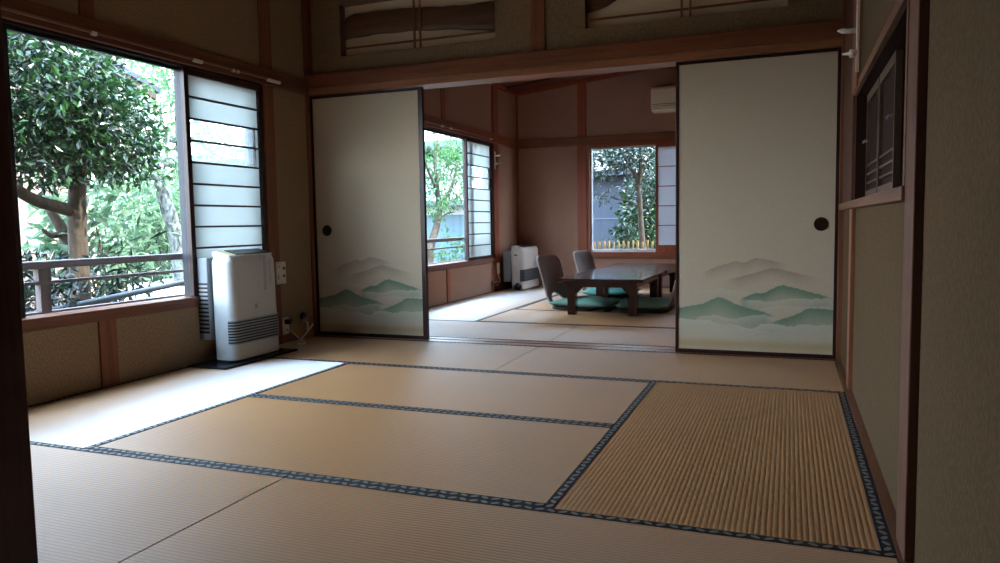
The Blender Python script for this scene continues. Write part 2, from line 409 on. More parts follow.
# rails ---------------------------------------------------------------------
struct(MB().box(-.02, .028, YF, -.0, ZN0, ZN1).build('trim_40', MW_Y, None, .004))
struct(MB().box(-.02, .028, .165, YB, ZN0, ZN1).build('trim_41', wood('wood_red_along', srgb(142, 80, 54), 'y', .45), None, .004))
struct(MB().box(0, XR, YB-.028, YB+.02, ZN0, ZN1).build('trim_42', MW_XR, None, .004))
struct(MB().box(-.02, .012, YF, WY1+.0, .343, ZS-.022).build('trim_43', MW_SILL, None, .003))
struct(MB().box(-.02, .012, .17, VY1+.01, .343, ZS-.022).build('trim_44', MW_SILL, None, .003))
struct(MB().box(XW-.03, XW+.02, -2.56, -.05, .85, .885).build('trim_45', MW_Y, None, .003))
struct(MB().box(.918, BX1+.06, YB-.02, YB+.02, BZ0-.085, BZ0-.03).build('trim_46', MW_XR, None, .003))
struct(MB().box(XW-.012, XW+.02, OY0, OY1, OZ1-.002, OZ1+.035).box(XW-.012, XW+.02, OY0-.03, OY0, OZ0, OZ1+.035).build('trim_47', MW_Y, None, .002))

# ------------------------------------------------------------------ windows
def side_window(name, y0, y1, lab_idx):
    root = MB().box(-.115, .004, y0, y1, ZT, ZN0+.002)\
        .box(-.115, .004, y1-.0, y1+.012, ZS, ZT).box(-.115, .004, y0-.02, y0, ZS, ZT).build(name, MW_DARKY)
    MB().box(-.125, .014, y0-.02, y1+.012, ZS-.024, ZS-.002).build('sill', MW_SILL, root, .003)
    return struct(root)
win1 = side_window('window_1', WY0, WY1, 1)
win2 = side_window('window_2', VY0, VY1, 2)

def sash(parent, y0, y1, x):
    """sliding glazed sash in the outer groove"""
    st = .055
    MB().box(x-.014, x+.014, y0, y0+st, ZS, ZT).box(x-.014, x+.014, y1-st, y1, ZS, ZT)\
        .box(x-.013, x+.013, y0+st, y1-st, ZS-.02, ZS-.004).box(x-.013, x+.013, y0+st, y1-st, ZT-.016, ZT).build('sash', MW_SASH, parent, .002)
    MB().box(x-.002, x+.002, y0+st, y1-st, ZS-.004, ZT-.016).build('window_pane', M_GLASS, parent)
ye = float(at(192, 200, 'x', -.05)[1])
sash(win1, -2.25, ye, -.05); sash(win1, -3.29, -2.2, -.085); sash(win1, float(at(181.5, 200, 'x', -.085)[1]), -.51, -.085)
yf = float(at(471, 200, 'x', -.05)[1])
sash(win2, 1.70, yf, -.05); sash(win2, VY0+.01, 1.75, -.085); sash(win2, float(at(464.5, 200, 'x', -.085)[1]), 3.61, -.085)

def shoji(y0, y1, label, group):
    root = empty('shoji_screen', (-.012, (y0+y1)/2, ZS), 0, label, 'shoji screen', group)
    W = y1-y0; H = ZT-ZS; st = .034; zb, zt = .032, H-.034; n = 10
    MB().box(-.014, .014, -W/2, -W/2+st, 0, H).box(-.014, .014, W/2-st, W/2, 0, H)\
        .box(-.013, .013, -W/2+st, W/2-st, 0, zb).box(-.013, .013, -W/2+st, W/2-st, zt, H).build('frame', MW_DARK, root, .002)
    b = MB(); dz = (zt-zb)/n
    for i in range(1, n): b.box(-.006, .012, -W/2+st, W/2-st, zb+i*dz-.006, zb+i*dz+.006)
    b.box(-.006, .010, W/2-st-.052, W/2-st-.044, zb+6*dz, zb+8*dz)
    b.build('lattice', MW_DARKY, root)
    z1, z2 = zb+6*dz, zb+8*dz
    MB().box(-.0085, -.007, -W/2+st, W/2-st, zb, z1).build('paper_pane', M_SHOJI, root)
    MB().box(-.0085, -.007, -W/2+st, W/2-st, z2, zt).build('paper_pane', M_SHOJI, root)
    MB().box(-.0085, -.007, W/2-st-.048, W/2-st, z1, z2).build('paper_pane', M_SHOJI, root)
    MB().box(-.009, -.006, -W/2+st, W/2-st-.048, z1, z2).build('glass_pane', M_GLASSHAZE, root)
    return root
shoji(float(at(189.5, 200, 'x', 0)[1]), -.493, 'dark-framed shoji screen with two clear rows above the white heater of the near room', None)
shoji(float(at(467, 200, 'x', 0)[1]), 3.615, 'dark-framed shoji screen in the far room window, left of the grey heater', None)

# far window: aluminium frame, red-brown shoji
fr = MB().box(BX0-.012, BX0, YB-.02, YB+.10, BZ0-.03, BZ1+.035).box(BX1, BX1+.03, YB-.02, YB+.10, BZ0-.03, BZ1+.035)\
    .box(BX0, BX1, YB-.02, YB+.1, BZ1, BZ1+.035).box(BX0, BX1, YB-.02, YB+.1, BZ0-.03, BZ0)
win3 = struct(fr.build('window_3', MW_RED, None, .002))
MB().box(BX0, BX0+.022, YB+.02, YB+.08, BZ0, BZ1).box(BX0+.022, BX1, YB+.05, YB+.08, BZ0, BZ0+.034).box(BX0+.022, BX1, YB+.05, YB+.08, BZ1-.02, BZ1)\
    .build('sash', M_ALU, win3, .002)
MB().box(BX0+.022, BX1, YB+.062, YB+.066, BZ0+.03, BZ1-.02).build('window_pane', M_GLASS, win3)
sr = empty('shoji_screen', (1.765, YB+.012, BZ0), 0, 'red-brown framed shoji screen in the back window of the far room', 'shoji screen')
W, H, st = .93, BZ1-BZ0, .03
MB().box(0, st, -.014, .014, 0, H).box(W-st, W, -.014, .014, 0, H).box(st, W-st, -.014, .014, 0, .085).box(st, W-st, -.014, .014, H-.03, H).build('frame', MW_RED, sr, .002)
b = MB()
for i in range(1, 5): z = .085+i*(H-.115)/5; b.box(st, W-st, -.010, .004, z-.006, z+.006)
for i in range(1, 4): x = st+i*(W-2*st)/4; b.box(x-.005, x+.005, -.009, .003, .085, H-.03)
b.build('lattice', MW_XR, sr)
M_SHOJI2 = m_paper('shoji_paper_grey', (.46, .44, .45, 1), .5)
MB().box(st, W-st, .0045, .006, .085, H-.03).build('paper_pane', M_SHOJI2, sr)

# ------------------------------------------------------------------ tatami
def tatami(x0, x1, y0, y1, label, group, hems=(1, 1)):
    L, Wd = x1-x0, y1-y0; vert = Wd > L
    if vert: L, Wd = Wd, L
    g = .0012
    mb = MB().box(-L/2+.0026, L/2-.0026, -Wd/2+g, Wd/2-g, -.052, 0)
    o = mb.build('tatami_mat', M_TATAMI)
    uv = o.data.uv_layers.new(name='UVMap')
    for lp in o.data.loops:
        co = o.data.vertices[lp.vertex_index].co; uv.data[lp.index].uv = (co.x, co.y)
    o.location = ((x0+x1)/2, (y0+y1)/2, 0); o.rotation_euler = (0, 0, PI/2 if vert else 0)
    tag(o, label, 'tatami mat', group)
    for s, on in zip((-1, 1), hems):
        if not on: continue
        hh = MB().box(-L/2+g, L/2-g, -.0155, .0155, -.02, .0016).build('border_cloth', M_HEM, o, .0012)
        hh.location = (0, s*(Wd/2-g-.0145), 0)
    return o
GX = (0, .872, 1.767, 2.636, XR); GY = (-.004, -.878, -1.748, -2.644, -3.518)
g1 = 'tatami mats of the near room'; g2 = 'tatami mats of the far room'
tatami(GX[0], GX[2], GY[1], GY[0], 'tatami mat along the foot of the left painted screen', g1)
tatami(GX[2], GX[4], GY[1], GY[0], 'tatami mat along the foot of the right painted screen', g1)
tatami(GX[0], GX[1], GY[3], GY[1], 'bright tatami mat along the big window, gleaming pale blue in front of the white heater', g1)
tatami(GX[1], GX[3], GY[2], GY[1], 'middle tatami mat of the near room, the one farther from the viewer', g1)
tatami(GX[1], GX[3], GY[3], GY[2], 'middle tatami mat of the near room, the one closer to the viewer', g1)
tatami(GX[3], GX[4], GY[3], GY[1], 'ridged golden tatami mat along the right wall, bordered on both long sides', g1)
tatami(GX[0], GX[2], GY[4], GY[3], 'front tatami mat at lower left beside the dark pillar', g1)
tatami(GX[2], GX[4], GY[4], GY[3], 'front tatami mat at lower right beside the right wall', g1)
HY = (.172, 1.04, 1.925, 2.78, 3.63, YB-.002); HX = (0, .872, 1.752, 2.63, XR)
tatami(HX[0], HX[2], HY[0], HY[1], 'tatami mat just beyond the threshold, its left half', g2)
tatami(HX[2], HX[4], HY[0], HY[1], 'tatami mat just beyond the threshold, its right half', g2)
tatami(HX[0], HX[1], HY[1], HY[3], 'pale gleaming tatami mat along the far room window', g2)
tatami(HX[0], HX[1], HY[3], HY[5], 'pale tatami mat in front of the grey heater of the far room', g2)
tatami(HX[1], HX[3], HY[1], HY[2], 'tatami mat under the front legs of the low table', g2)
tatami(HX[1], HX[2], HY[2], HY[4], 'tatami mat under the two left floor chairs', g2)
tatami(HX[2], HX[3], HY[2], HY[4], 'tatami mat under the middle of the low tables', g2)
tatami(HX[1], HX[3], HY[4], HY[5], 'tatami mat below the back window of the far room', g2)
tatami(HX[3], HX[4], HY[1], HY[3], 'tatami mat at the right of the low table behind the right painted screen', g2)
tatami(HX[3], HX[4], HY[3], HY[5], 'tatami mat in the far right corner of the far room', g2)

# ------------------------------------------------------------------ painted sliding screens
PAPER = np.array(srgb(204, 188, 164)[:3])
def smooth(e0, e1, x):
    t = np.clip((x-e0)/(e1-e0), 0, 1); return t*t*(3-2*t)
def mural(s, t):
    """s 0..1 across, t metres above the lower rail: misty hills above banks of cloud"""
    U = s*700.; V = t*770.        # working units
    col = np.tile(PAPER, (len(s), 1))
    def over(c, a):
        nonlocal col
        col = col*(1-a[:, None])+np.array(c)[None]*a[:, None]
    lin = lambda r, g, b: np.array(srgb(r, g, b)[:3])
    def hill(pts, c, a0, fade, e0=30, e1=30):
        xs = [p[0]-42 for p in pts]; ys = [p[1] for p in pts]
        e = np.interp(U, xs, ys)+1.1*np.sin(U*.21)+.7*np.sin(U*.53+1)
        ins = smooth(-1.3, 1.3, e-V)*smooth(xs[0], xs[0]+e0, U)*(1-smooth(xs[-1]-e1, xs[-1], U))
        over(c, ins*a0*np.clip(1-(e-V)/fade, 0, 1)**1.15)
    def cloud(edge, seed, a0, fade, c, size=(10, 30), ends=40):
        """billows strung along an edge line, dense at the rim and thinning downwards"""
        xs = [p[0]-42 for p in edge]; ys = [p[1] for p in edge]; r = random.Random(seed)
        e = np.full(len(s), -1e9); x = xs[0]
        while x < xs[-1]:
            br = r.uniform(*size); y = np.interp(x, xs, ys)-br*.42+r.uniform(-3, 3)
            d = br*br-(U-x)**2; e = np.maximum(e, np.where(d > 0, y+np.sqrt(np.maximum(d, 0))*.55, -1e9)); x += br*r.uniform(.75, 1.15)
        e = np.maximum(e, np.interp(U, xs, ys)-size[1]*.34)
        g = smooth(xs[0], xs[0]+ends, U)*(1-smooth(xs[-1]-ends, xs[-1], U)); dep = e-V
        over(c, smooth(-1.3, 1.3, dep)*np.clip(1-dep/fade, 0, 1)*g*a0)
        over(lin(150, 150, 130), np.exp(-((dep+.4)/1.5)**2)*.22*g)
    gb = lin(158, 140, 124); gr = lin(118, 148, 122); gr2 = lin(100, 140, 116); cw = lin(206, 202, 182)
    Y = lambda y, x=390: 500-y+(x-390)*.038     # heights over the slightly tilted lower rail
    P = lambda L: [(x, Y(y, x)) for x, y in L]
    hill(P([(140, 142), (190, 119), (230, 103), (270, 95), (310, 84), (350, 94), (375, 82), (400, 73), (450, 81), (490, 92), (560, 110)]), gb, .66, 66, 70, 90)
    hill(P([(235, 181), (290, 164), (330, 156), (400, 140), (440, 128), (475, 121), (510, 126), (540, 136), (600, 152), (700, 177)]), gb, .70, 62, 110, 140)
    cloud(P([(110, 222), (190, 212), (240, 206), (290, 216), (340, 222), (420, 236)]), 3, .55, 34, cw, (9, 24), 60)
    hill(P([(322, 262), (365, 246), (400, 233), (440, 234), (480, 213), (505, 203), (525, 199), (550, 207), (580, 214), (640, 233), (700, 250), (756, 270)]), gr2, .95, 96, 40, 70)
    cloud(P([(330, 262), (390, 266), (450, 274), (520, 270), (570, 258), (620, 266), (680, 264), (760, 272)]), 8, .8, 42, cw, (9, 26), 50)
    cloud(P([(400, 302), (460, 296), (540, 290), (620, 296), (700, 300), (770, 306)]), 9, .55, 40, cw, (10, 24), 60)
    hill(P([(20, 305), (60, 293), (100, 286), (160, 278), (200, 259), (225, 250), (240, 248), (270, 259), (310, 281), (370, 301), (430, 316), (500, 340)]), gr, 1.0, 150, 10, 60)
    hill(P([(440, 376), (510, 356), (560, 341), (600, 325), (625, 310), (640, 305), (700, 309), (760, 316)]), gr, 1.0, 120, 40, 5)
    cloud(P([(110, 352), (160, 336), (210, 332), (260, 344), (320, 352), (380, 338), (440, 334), (520, 352)]), 12, .7, 50, cw, (10, 26), 50)
    cloud(P([(20, 352), (80, 346), (130, 356), (180, 352), (215, 366), (250, 378), (290, 372), (330, 392), (400, 398), (450, 372), (500, 380), (560, 388), (620, 380), (680, 386), (760, 378)]), 21, .95, 110, cw, (12, 34), 12)
    cloud(P([(200, 398), (260, 378), (320, 400), (360, 418), (420, 398), (470, 410), (560, 404)]), 25, .6, 60, lin(202, 196, 174), (12, 30), 60)
    cloud(P([(260, 424), (310, 414), (370, 438), (430, 424), (520, 430)]), 28, .5, 50, lin(202, 194, 170), (12, 28), 60)
    over(lin(186, 156, 100), .6*np.exp(-((V-30)/20)**2))
    return np.clip(col, 0, 1)

def fusuma(x0, x1, y, label, hx, wl, wr):
    W = x1-x0; H = ZN0-.004; d = .024
    root = empty('sliding_screen', ((x0+x1)/2, y, 0), 0, label, 'sliding screen', 'painted sliding screens between the rooms')
    MB().box(-W/2, -W/2+wl, 0, d+.004, .002, H).box(W/2-wr, W/2, 0, d+.004, .002, H)\
        .box(-W/2+wl, W/2-wr, .001, d+.003, .002, .026).box(-W/2+wl, W/2-wr, .001, d+.003, H-.02, H).build('frame', MW_DARK, root, .002)
    xa, xb = -W/2+wl-.001, W/2-wr+.001
    nx = 190; zs = list(np.linspace(.024, .66, 165))+[.9, 1.3, H-.018]
    xs = np.linspace(xa, xb, nx); vs = [(x, .005, z) for z in zs for x in xs]
    fs = [(j*nx+i, j*nx+i+1, (j+1)*nx+i+1, (j+1)*nx+i) for j in range(len(zs)-1) for i in range(nx-1)]
    n0 = len(vs)
    vs += [(xa, d, .024), (xb, d, .024), (xb, d, H-.018), (xa, d, H-.018)]; fs.append((n0, n0+3, n0+2, n0+1))
    me = bpy.data.meshes.new('painted_paper'); me.from_pydata(vs, [], fs); me.update()
    A = np.array(vs); c = mural((A[:, 0]-xa)/(xb-xa), A[:, 2]-.026); c[n0:] = PAPER
    ca = me.color_attributes.new('Col', 'FLOAT_COLOR', 'POINT')
    ca.data.foreach_set('color', np.concatenate([c, np.ones((len(c), 1))], 1).astype(np.float32).ravel())
    me.materials.append(M_MURAL); o = bpy.data.objects.new('painted_paper', me); COL.objects.link(o); o.parent = root
    zc = .775
    pull = MB().ring((hx-(x0+x1)/2, .006, zc), .039, .031, .006)
    vs = [(hx-(x0+x1)/2+.032*math.cos(2*PI*j/24), .0045, zc+.032*math.sin(2*PI*j/24)) for j in range(24)]
    pull.add(vs, [tuple(range(24))]).build('finger_pull', plain('bronze_pull', srgb(58, 44, 38), .4, .6), root, smooth=False)
    return root
fusuma(.001, .920, .036, 'painted sliding screen with green hills at the left, beside the tall window', .112, .022, .036)
fusuma(2.634, 3.536, .004, 'painted sliding screen with green hills at the right, in front of the low table', 3.447, .018, .018)

# ------------------------------------------------------------------ transoms
def transom(x0, x1, label, up, lo, bars, name='transom_panel'):
    root = empty(name, ((x0+x1)/2, .08, RZ0), 0, label, 'transom', 'driftwood transoms above the screens')
    cx = (x0+x1)/2
    MB().box(x0-cx+.001, x1-cx-.001, .02, .023, .001, RZ1-RZ0-.001).build('paper_pane', M_RANMA, root)
    b = MB()
    for xx in bars: b.box(xx-cx-.006, xx-cx+.006, -.028, -.016, .001, RZ1-RZ0-.001)
    b.box(x0-cx+.001, x1-cx-.001, -.030, -.018, .05, .062)
    b.build('lattice', MW_POST, root)
    n = 40; vs = []; 
    for i in range(n+1):
        x = x0+.002+(x1-x0-.004)*i/n
        zu = np.interp(x, [p[0] for p in up], [p[1] for p in up])-RZ0+.002*math.sin(i*.9); zl = np.interp(x, [p[0] for p in lo], [p[1] for p in lo])-RZ0+.002*math.sin(i*.7+1)
        zu = min(zu, RZ1-RZ0-.002); zl = max(.002, min(zl, zu-.004))
        zm = (zu+zl)/2; hh = (zu-zl)/2
        for a in range(10):
            th = 2*PI*a/10; vs.append((x-cx, .001+.014*math.sin(th), zm+hh*math.copysign(abs(math.cos(th))**.6, math.cos(th))))
    fs = [(i*10+a, i*10+(a+1) % 10, (i+1)*10+(a+1) % 10, (i+1)*10+a) for i in range(n) for a in range(10)]
    fs += [tuple(range(10)), tuple(n*10+a for a in range(10))]
    MB().add(vs, fs).build('driftwood_board', MW_DRIFT, root, smooth=True)
    return root
edge = lambda L: [(at(a, b, 'y', .066)[0], at(a, b, 'y', .066)[2]) for a, b in L]
transom(R1[0], R1[1], 'driftwood transom above the left painted screen', edge([(339, 21), (353, 13), (386, 9), (414, 7), (459, 4.8), (494, 0)]),
        edge([(339, 42), (352, 38), (376, 34), (414, 30.5), (459, 29), (494, 30.5)]), (.862, .907))
transom(R2[0], R2[1], 'driftwood transom above the right painted screen', [(2.07, 2.25), (2.3, 2.32), (3.25, 2.35)], [(2.07, 2.115), (2.18, 2.14), (2.35, 2.22), (2.7, 2.24), (2.95, 2.16), (3.05, 2.13), (3.12, 2.18), (3.255, 2.22)], (2.66, 2.71))

# ------------------------------------------------------------------ low cupboard hatch in the right wall
hp = empty('hatch_panel', (XW+.055, -1.25, OZ0), 0, 'dark lattice hatch panels sunk in the opening of the right wall', 'hatch panel')
hz = OZ1-OZ0
for a0, a1 in ((-.50, -.01), (.01, .50)):
    f = MB().box(-.012, .012, a0, a0+.016, .002, hz-.004).box(-.012, .012, a1-.016, a1, .002, hz-.004).box(-.012, .012, a0+.016, a1-.016, .002, .045).box(-.012, .012, a0+.016, a1-.016, hz-.045, hz-.004)
    f.build('frame', wood('hatch_frame_wood', srgb(92, 70, 54), 'z', .5), hp, .001)
    MB().box(.002, .01, a0+.016, a1-.016, .045, hz-.045).build('panel', M_HATCH, hp)
    b = MB()
    for zz in (.08, .12, .16): b.box(-.008, .002, a0+.016, a1-.016, zz-.004, zz+.004)
    b.build('lattice', wood('hatch_lattice_wood', srgb(92, 70, 54), 'y', .5), hp)
    kx = a0+.05 if a0 < 0 else a1-.05
    MB().tube([(-.012, kx, .27), (-.024, kx, .27), (-.03, kx, .262)], [.007, .006, .004], 8).build('handle', M_CHROME, hp)

# ------------------------------------------------------------------ gas heaters
def heater(loc, label, front, side, group, Wd, Hh, cream, rot=0):
    """back against x=0 side; front faces +x; width along y"""
    root = empty('gas_heater', loc, rot, label, 'heater', group)
    D = .165
    # body: rounded plan, slightly swelling front and tapering to the top
    n = 18; vs = []; plan = rrect(D, Wd, .045, 6); m = len(plan)
    for i in range(n+1):
        z = .012+(Hh-.012)*i/n; tt = i/n
        inset = 0 if tt < .93 else .02*((tt-.93)/.07)**2
        sx = 1-.0*tt-inset/D*1.2; sy = 1-.025*tt-inset/Wd*1.4
        for (px_, py_) in plan: vs.append((px_*sx+D/2-.012*tt, py_*sy, z))
    fs = [(i*m+a, i*m+(a+1) % m, (i+1)*m+(a+1) % m, (i+1)*m+a) for i in range(n) for a in range(m)]
    fs += [tuple(range(m))[::-1], tuple(n*m+a for a in range(m))]
    MB().add(vs, fs).build('body', front, root, smooth=False, bevel=.002)
    # sloping top with the dark control strip
    x0 = .004; tp = [(x0, Hh-.004), (x0, Hh+.026), (x0+.03, Hh+.030), (D-.03, Hh+.004), (D-.026, Hh-.004)]
    MB().prism(tp, -Wd/2+.020, Wd/2-.020, 'y').build('top_cover', cream, root, .006)
    sl_ = lambda x, dz: (x, Hh+.030-(x-x0-.03)*.026/(D-.06-x0)+dz)
    MB().prism([sl_(x0+.036, -.002), sl_(x0+.036, .005), sl_(D-.036, .005), sl_(D-.036, -.002)], -Wd*.30, Wd*.42, 'y').build('control_panel', M_BLACK, root, .001)
    # air outlet: dark band with slats wrapping round the front corners
    g0, g1_ = .108, .244
    front_half = lambda k1, k2: [(max(.0, p[0]*k1)+D/2-.002, p[1]*k2) for p in plan if p[0] > -.001] 
    MB().prism(front_half(1.012, 1.004), g0, g1_, 'z').build('outlet_recess', M_BLACK, root)
    k_ = 8
    sl = MB()
    for i in range(k_+1):
        z = g0+(g1_-g0)*i/k_; sl.prism(front_half(1.06, 1.012), z-.0036, z+.0036, 'z')
    sl.build('outlet_grille', M_GREYP if cream is M_CREAM else M_DGREY, root)
    return root, D
h1, D1 = heater((.088, -.925, .014), 'white gas fan heater on a black board under the near room window', M_WHITE, M_WHITE, 'gas fan heaters', .43, .628, M_CREAM)
bk = MB().box(-.085, -.008, -.225, .15, .13, .62).build('rear_unit', M_GREYP, h1, .006)
s_ = MB()
for i in range(13): s_.box(-.083, -.010, -.227, -.2245, .17+i*.024, .182+i*.024)
s_.build('vent_slot', M_BLACK, bk)
mk = MB()
r = random.Random(5)
for i in range(20): mk.box(D1-.0065, D1-.0042-.00, .075, .075+r.uniform(.012, .026), .41+i*.0105, .416+i*.0105)
mk.build('printed_notes', M_MARK, h1); mk = MB()
for i in range(12): mk.box(D1-.0065, D1-.0042, .130, .130+r.uniform(.006, .012), .44+i*.014, .447+i*.014)
mk.build('printed_notes', M_MARK, h1)
lg = MB().box(D1-.003, D1-.001, -.02, .0, .30, .33).build('emblem', M_MARK, h1)
mat = MB().box(0, .28, -.335, .335, 0, .012).build('floor_board', M_BLACKMAT, None, .003); mat.location = (.022, -.945, .0018)
tag(mat, 'thin black board lying on the mat under the white heater', 'floor board')
h2, D2 = heater((.17, 4.04, .004), 'grey-white gas fan heater in the corner of the far room', M_HGREY, M_HGREY, 'gas fan heaters', .62, .505, M_HGREY)
MB().box(-.10, -.008, -.29, .25, .10, .46).build('rear_unit', M_GREYP, h2, .006)
MB().box(.045, .085, -.3125, -.306, .415, .428).build('emblem', M_BLACK, h2)
MB().tube([(.10, -.38, .03), (.11, -.35, .055), (.125, -.325, .06)], [.035, .045, .03], 10).build('gas_plug', M_BLACK, h2, smooth=True)

# ------------------------------------------------------------------ wall fittings
def plate(loc, sy, sz, label, name, cat, marks):
    root = empty(name, loc, 0, label, cat)
    MB().box(0, .018, -sy/2, sy/2, -sz/2, sz/2).build('cover_plate', M_OFFWHITE, root, .004)
    if marks:
        for (a, c_, w_, h_) in marks: MB().box(.0179, .0195, a-w_/2, a+w_/2, c_-h_/2, c_+h_/2).build('printed_mark', M_BLACK, root)
    return root
plate((.001, -.385, .493), .105, .155, 'white control plate with black marks on the wall right of the white heater', 'control_plate', 'control plate',
      [(.03, .03, .02, .018), (.028, -.022, .018, .018), (-.03, .065, .006, .004), (0, .066, .006, .004), (.0, -.066, .006, .004), (-.03, -.03, .004, .03), (-.02, .045, .004, .012)])
ol = plate((.001, -.352, .122), .065, .12, 'white wall outlet with a plug low on the wall beside the white heater', 'wall_outlet', 'outlet', [(-.008, -.03, .004, .014), (.01, -.03, .004, .014)])
MB().box(.019, .055, -.022, .018, .012, .045).build('plug', M_BLACK, ol, .004)
gt = empty('gas_tap', (.001, -.175, .135), 0, 'dull metal gas tap low on the wall left of the painted screen', 'gas tap')
MB().tube([(0, .03, .03), (.012, .03, .03)], .026, 16).build('wall_flange', M_BLACK, gt)
MB().tube([(.008, .03, .025), (.035, .03, .022), (.05, .0, .01), (.052, -.045, .0)], [.013, .014, .015, .012], 10).build('tap_body', M_CHROME, gt, smooth=True)
MB().box(.03, .062, .01, .05, .03, .04).build('lever', M_CHROME, gt, .003)
MB().tube([(.035, .035, -.01), (.038, .04, -.05), (.032, .04, -.07)], [.009, .011, .009], 8).build('hose_nozzle', M_OFFWHITE, gt, smooth=True)
tag(MB().tube([(.06, -.10, .10), (.075, -.18, .065), (.085, -.25, .035), (.095, -.315, .010), (.12, -.37, .007), (.16, -.41, .007), (.19, -.38, .007), (.15, -.32, .008), (.10, -.32, .03), (.07, -.35, .075), (.047, -.352, .1)], .0055, 6).build('power_cord', M_OFFWHITE, None, smooth=True),
    'white cord running from the gas tap down to the mat by the white heater', 'cord')
p2 = plate((.016, 3.70, .27), .07, .13, 'white wall outlet behind the grey heater of the far room', 'wall_outlet', 'outlet', [(0, .02, .005, .015)])
g2_ = empty('gas_tap', (.0, 3.55, .07), 0, 'brownish gas tap low on the wall left of the grey heater', 'gas tap')
MB().tube([(0, 0, .02), (.02, 0, .02)], .035, 14).build('wall_flange', M_CHROME, g2_)
MB().tube([(.02, 0, .02), (.05, .01, .01), (.06, .05, -.01)], [.018, .02, .016], 10).build('tap_body', plain('brass', srgb(140, 112, 84), .35, .9), g2_, smooth=True)
MB().tube([(.04, -.01, .04), (.07, -.012, .055)], [.012, .008], 8).build('lever', M_CHROME, g2_)
tag(MB().tube([(.02, 3.685, .21), (.06, 3.66, .14), (.07, 3.62, .10)], .006, 6).build('power_cord', M_OFFWHITE, None, smooth=True), 'white cord hanging from the outlet beside the grey heater', 'cord')

def hookrail(loc, d, label, hooks, length, group):
    root = empty('hook_rail', loc, 0, label, 'hook rail', group)
    MB().box(min(0, d*.012), max(0, d*.012), -.012, .012, -length, 0).build('back_strip', M_OFFWHITE, root, .002)
    for z, L, kn in hooks:
        if kn: MB().tube([(d*.01, 0, z), (d*.035, 0, z), (d*.04, 0, z), (d*L, 0, z)], [.016, .018, .007, .004], 10).build('hook', M_OFFWHITE, root, smooth=True)
        else: MB().tube([(d*.01, 0, z), (d*.04, 0, z-.002), (d*L*.8, 0, z+.002), (d*L, 0, z+.004)], [.009, .010, .010, .003], 10).build('hook', M_OFFWHITE, root, smooth=True)
    return root
hk = at(855.5, 72, 'x', XW-.03)
hookrail((XW-.018, hk[1], hk[2]+.37), -1, 'white peg rail with two hooks high on the right wall beside the painted screen', [(-.196, .085, 0), (-.292, .065, 1)], .37, 'white peg rails on posts')
hookrail((.014, 3.66, 1.655), 1, 'white peg rail with two hooks on the post right of the far room shoji screen', [(-.05, .08, 0), (-.145, .08, 1)], .21, 'white peg rails on posts')

def curtain_rail(y0, y1, label, clips):
    root = empty('curtain_rail', (.03, y0, 1.79), 0, label, 'curtain rail', 'curtain rails above the windows')
    MB().box(-.001, .012, 0, y1-y0, -.006, .006).build('track', plain('rail_metal', srgb(150, 120, 104), .4, .5), root, .001)
    for c_, w_ in clips: MB().box(-.002, .016, c_-y0-w_/2, c_-y0+w_/2, -.016, .004).build('runner', M_OFFWHITE, root, .003)
    return root
curtain_rail(-3.3, -.33, 'thin curtain rail with white runners above the near room window', [(-1.10, .07), (-.80, .02), (-.76, .02), (-.41, .13), (-1.80, .03)])
curtain_rail(1.2, 3.6, 'thin curtain rail above the far room window', [(2.2, .05), (2.4, .05), (3.5, .05)])

# air conditioner ---------------------------------------------------------
ac = empty('air_conditioner', (1.745, YB, 2.085), 0, 'white air conditioner high on the back wall above the red-brown shoji', 'air conditioner')
prof = [(0, 0), (0, .285), (-.16, .285), (-.185, .275), (-.20, .25), (-.205, .09), (-.195, .045), (-.16, .005), (-.14, 0)]
MB().prism(prof, 0, .80, 'x').build('housing', plain('ivory_plastic', srgb(240, 220, 192), .35), ac, .006)
MB().box(.012, .788, -.2085, -.19, .075, .080).box(.012, .788, -.2085, -.2, .055, .058).build('panel_gap', M_BLACK, ac)
MB().box(.03, .77, -.199, -.16, .012, .04).build('air_flap', M_OFFWHITE, ac, .004)

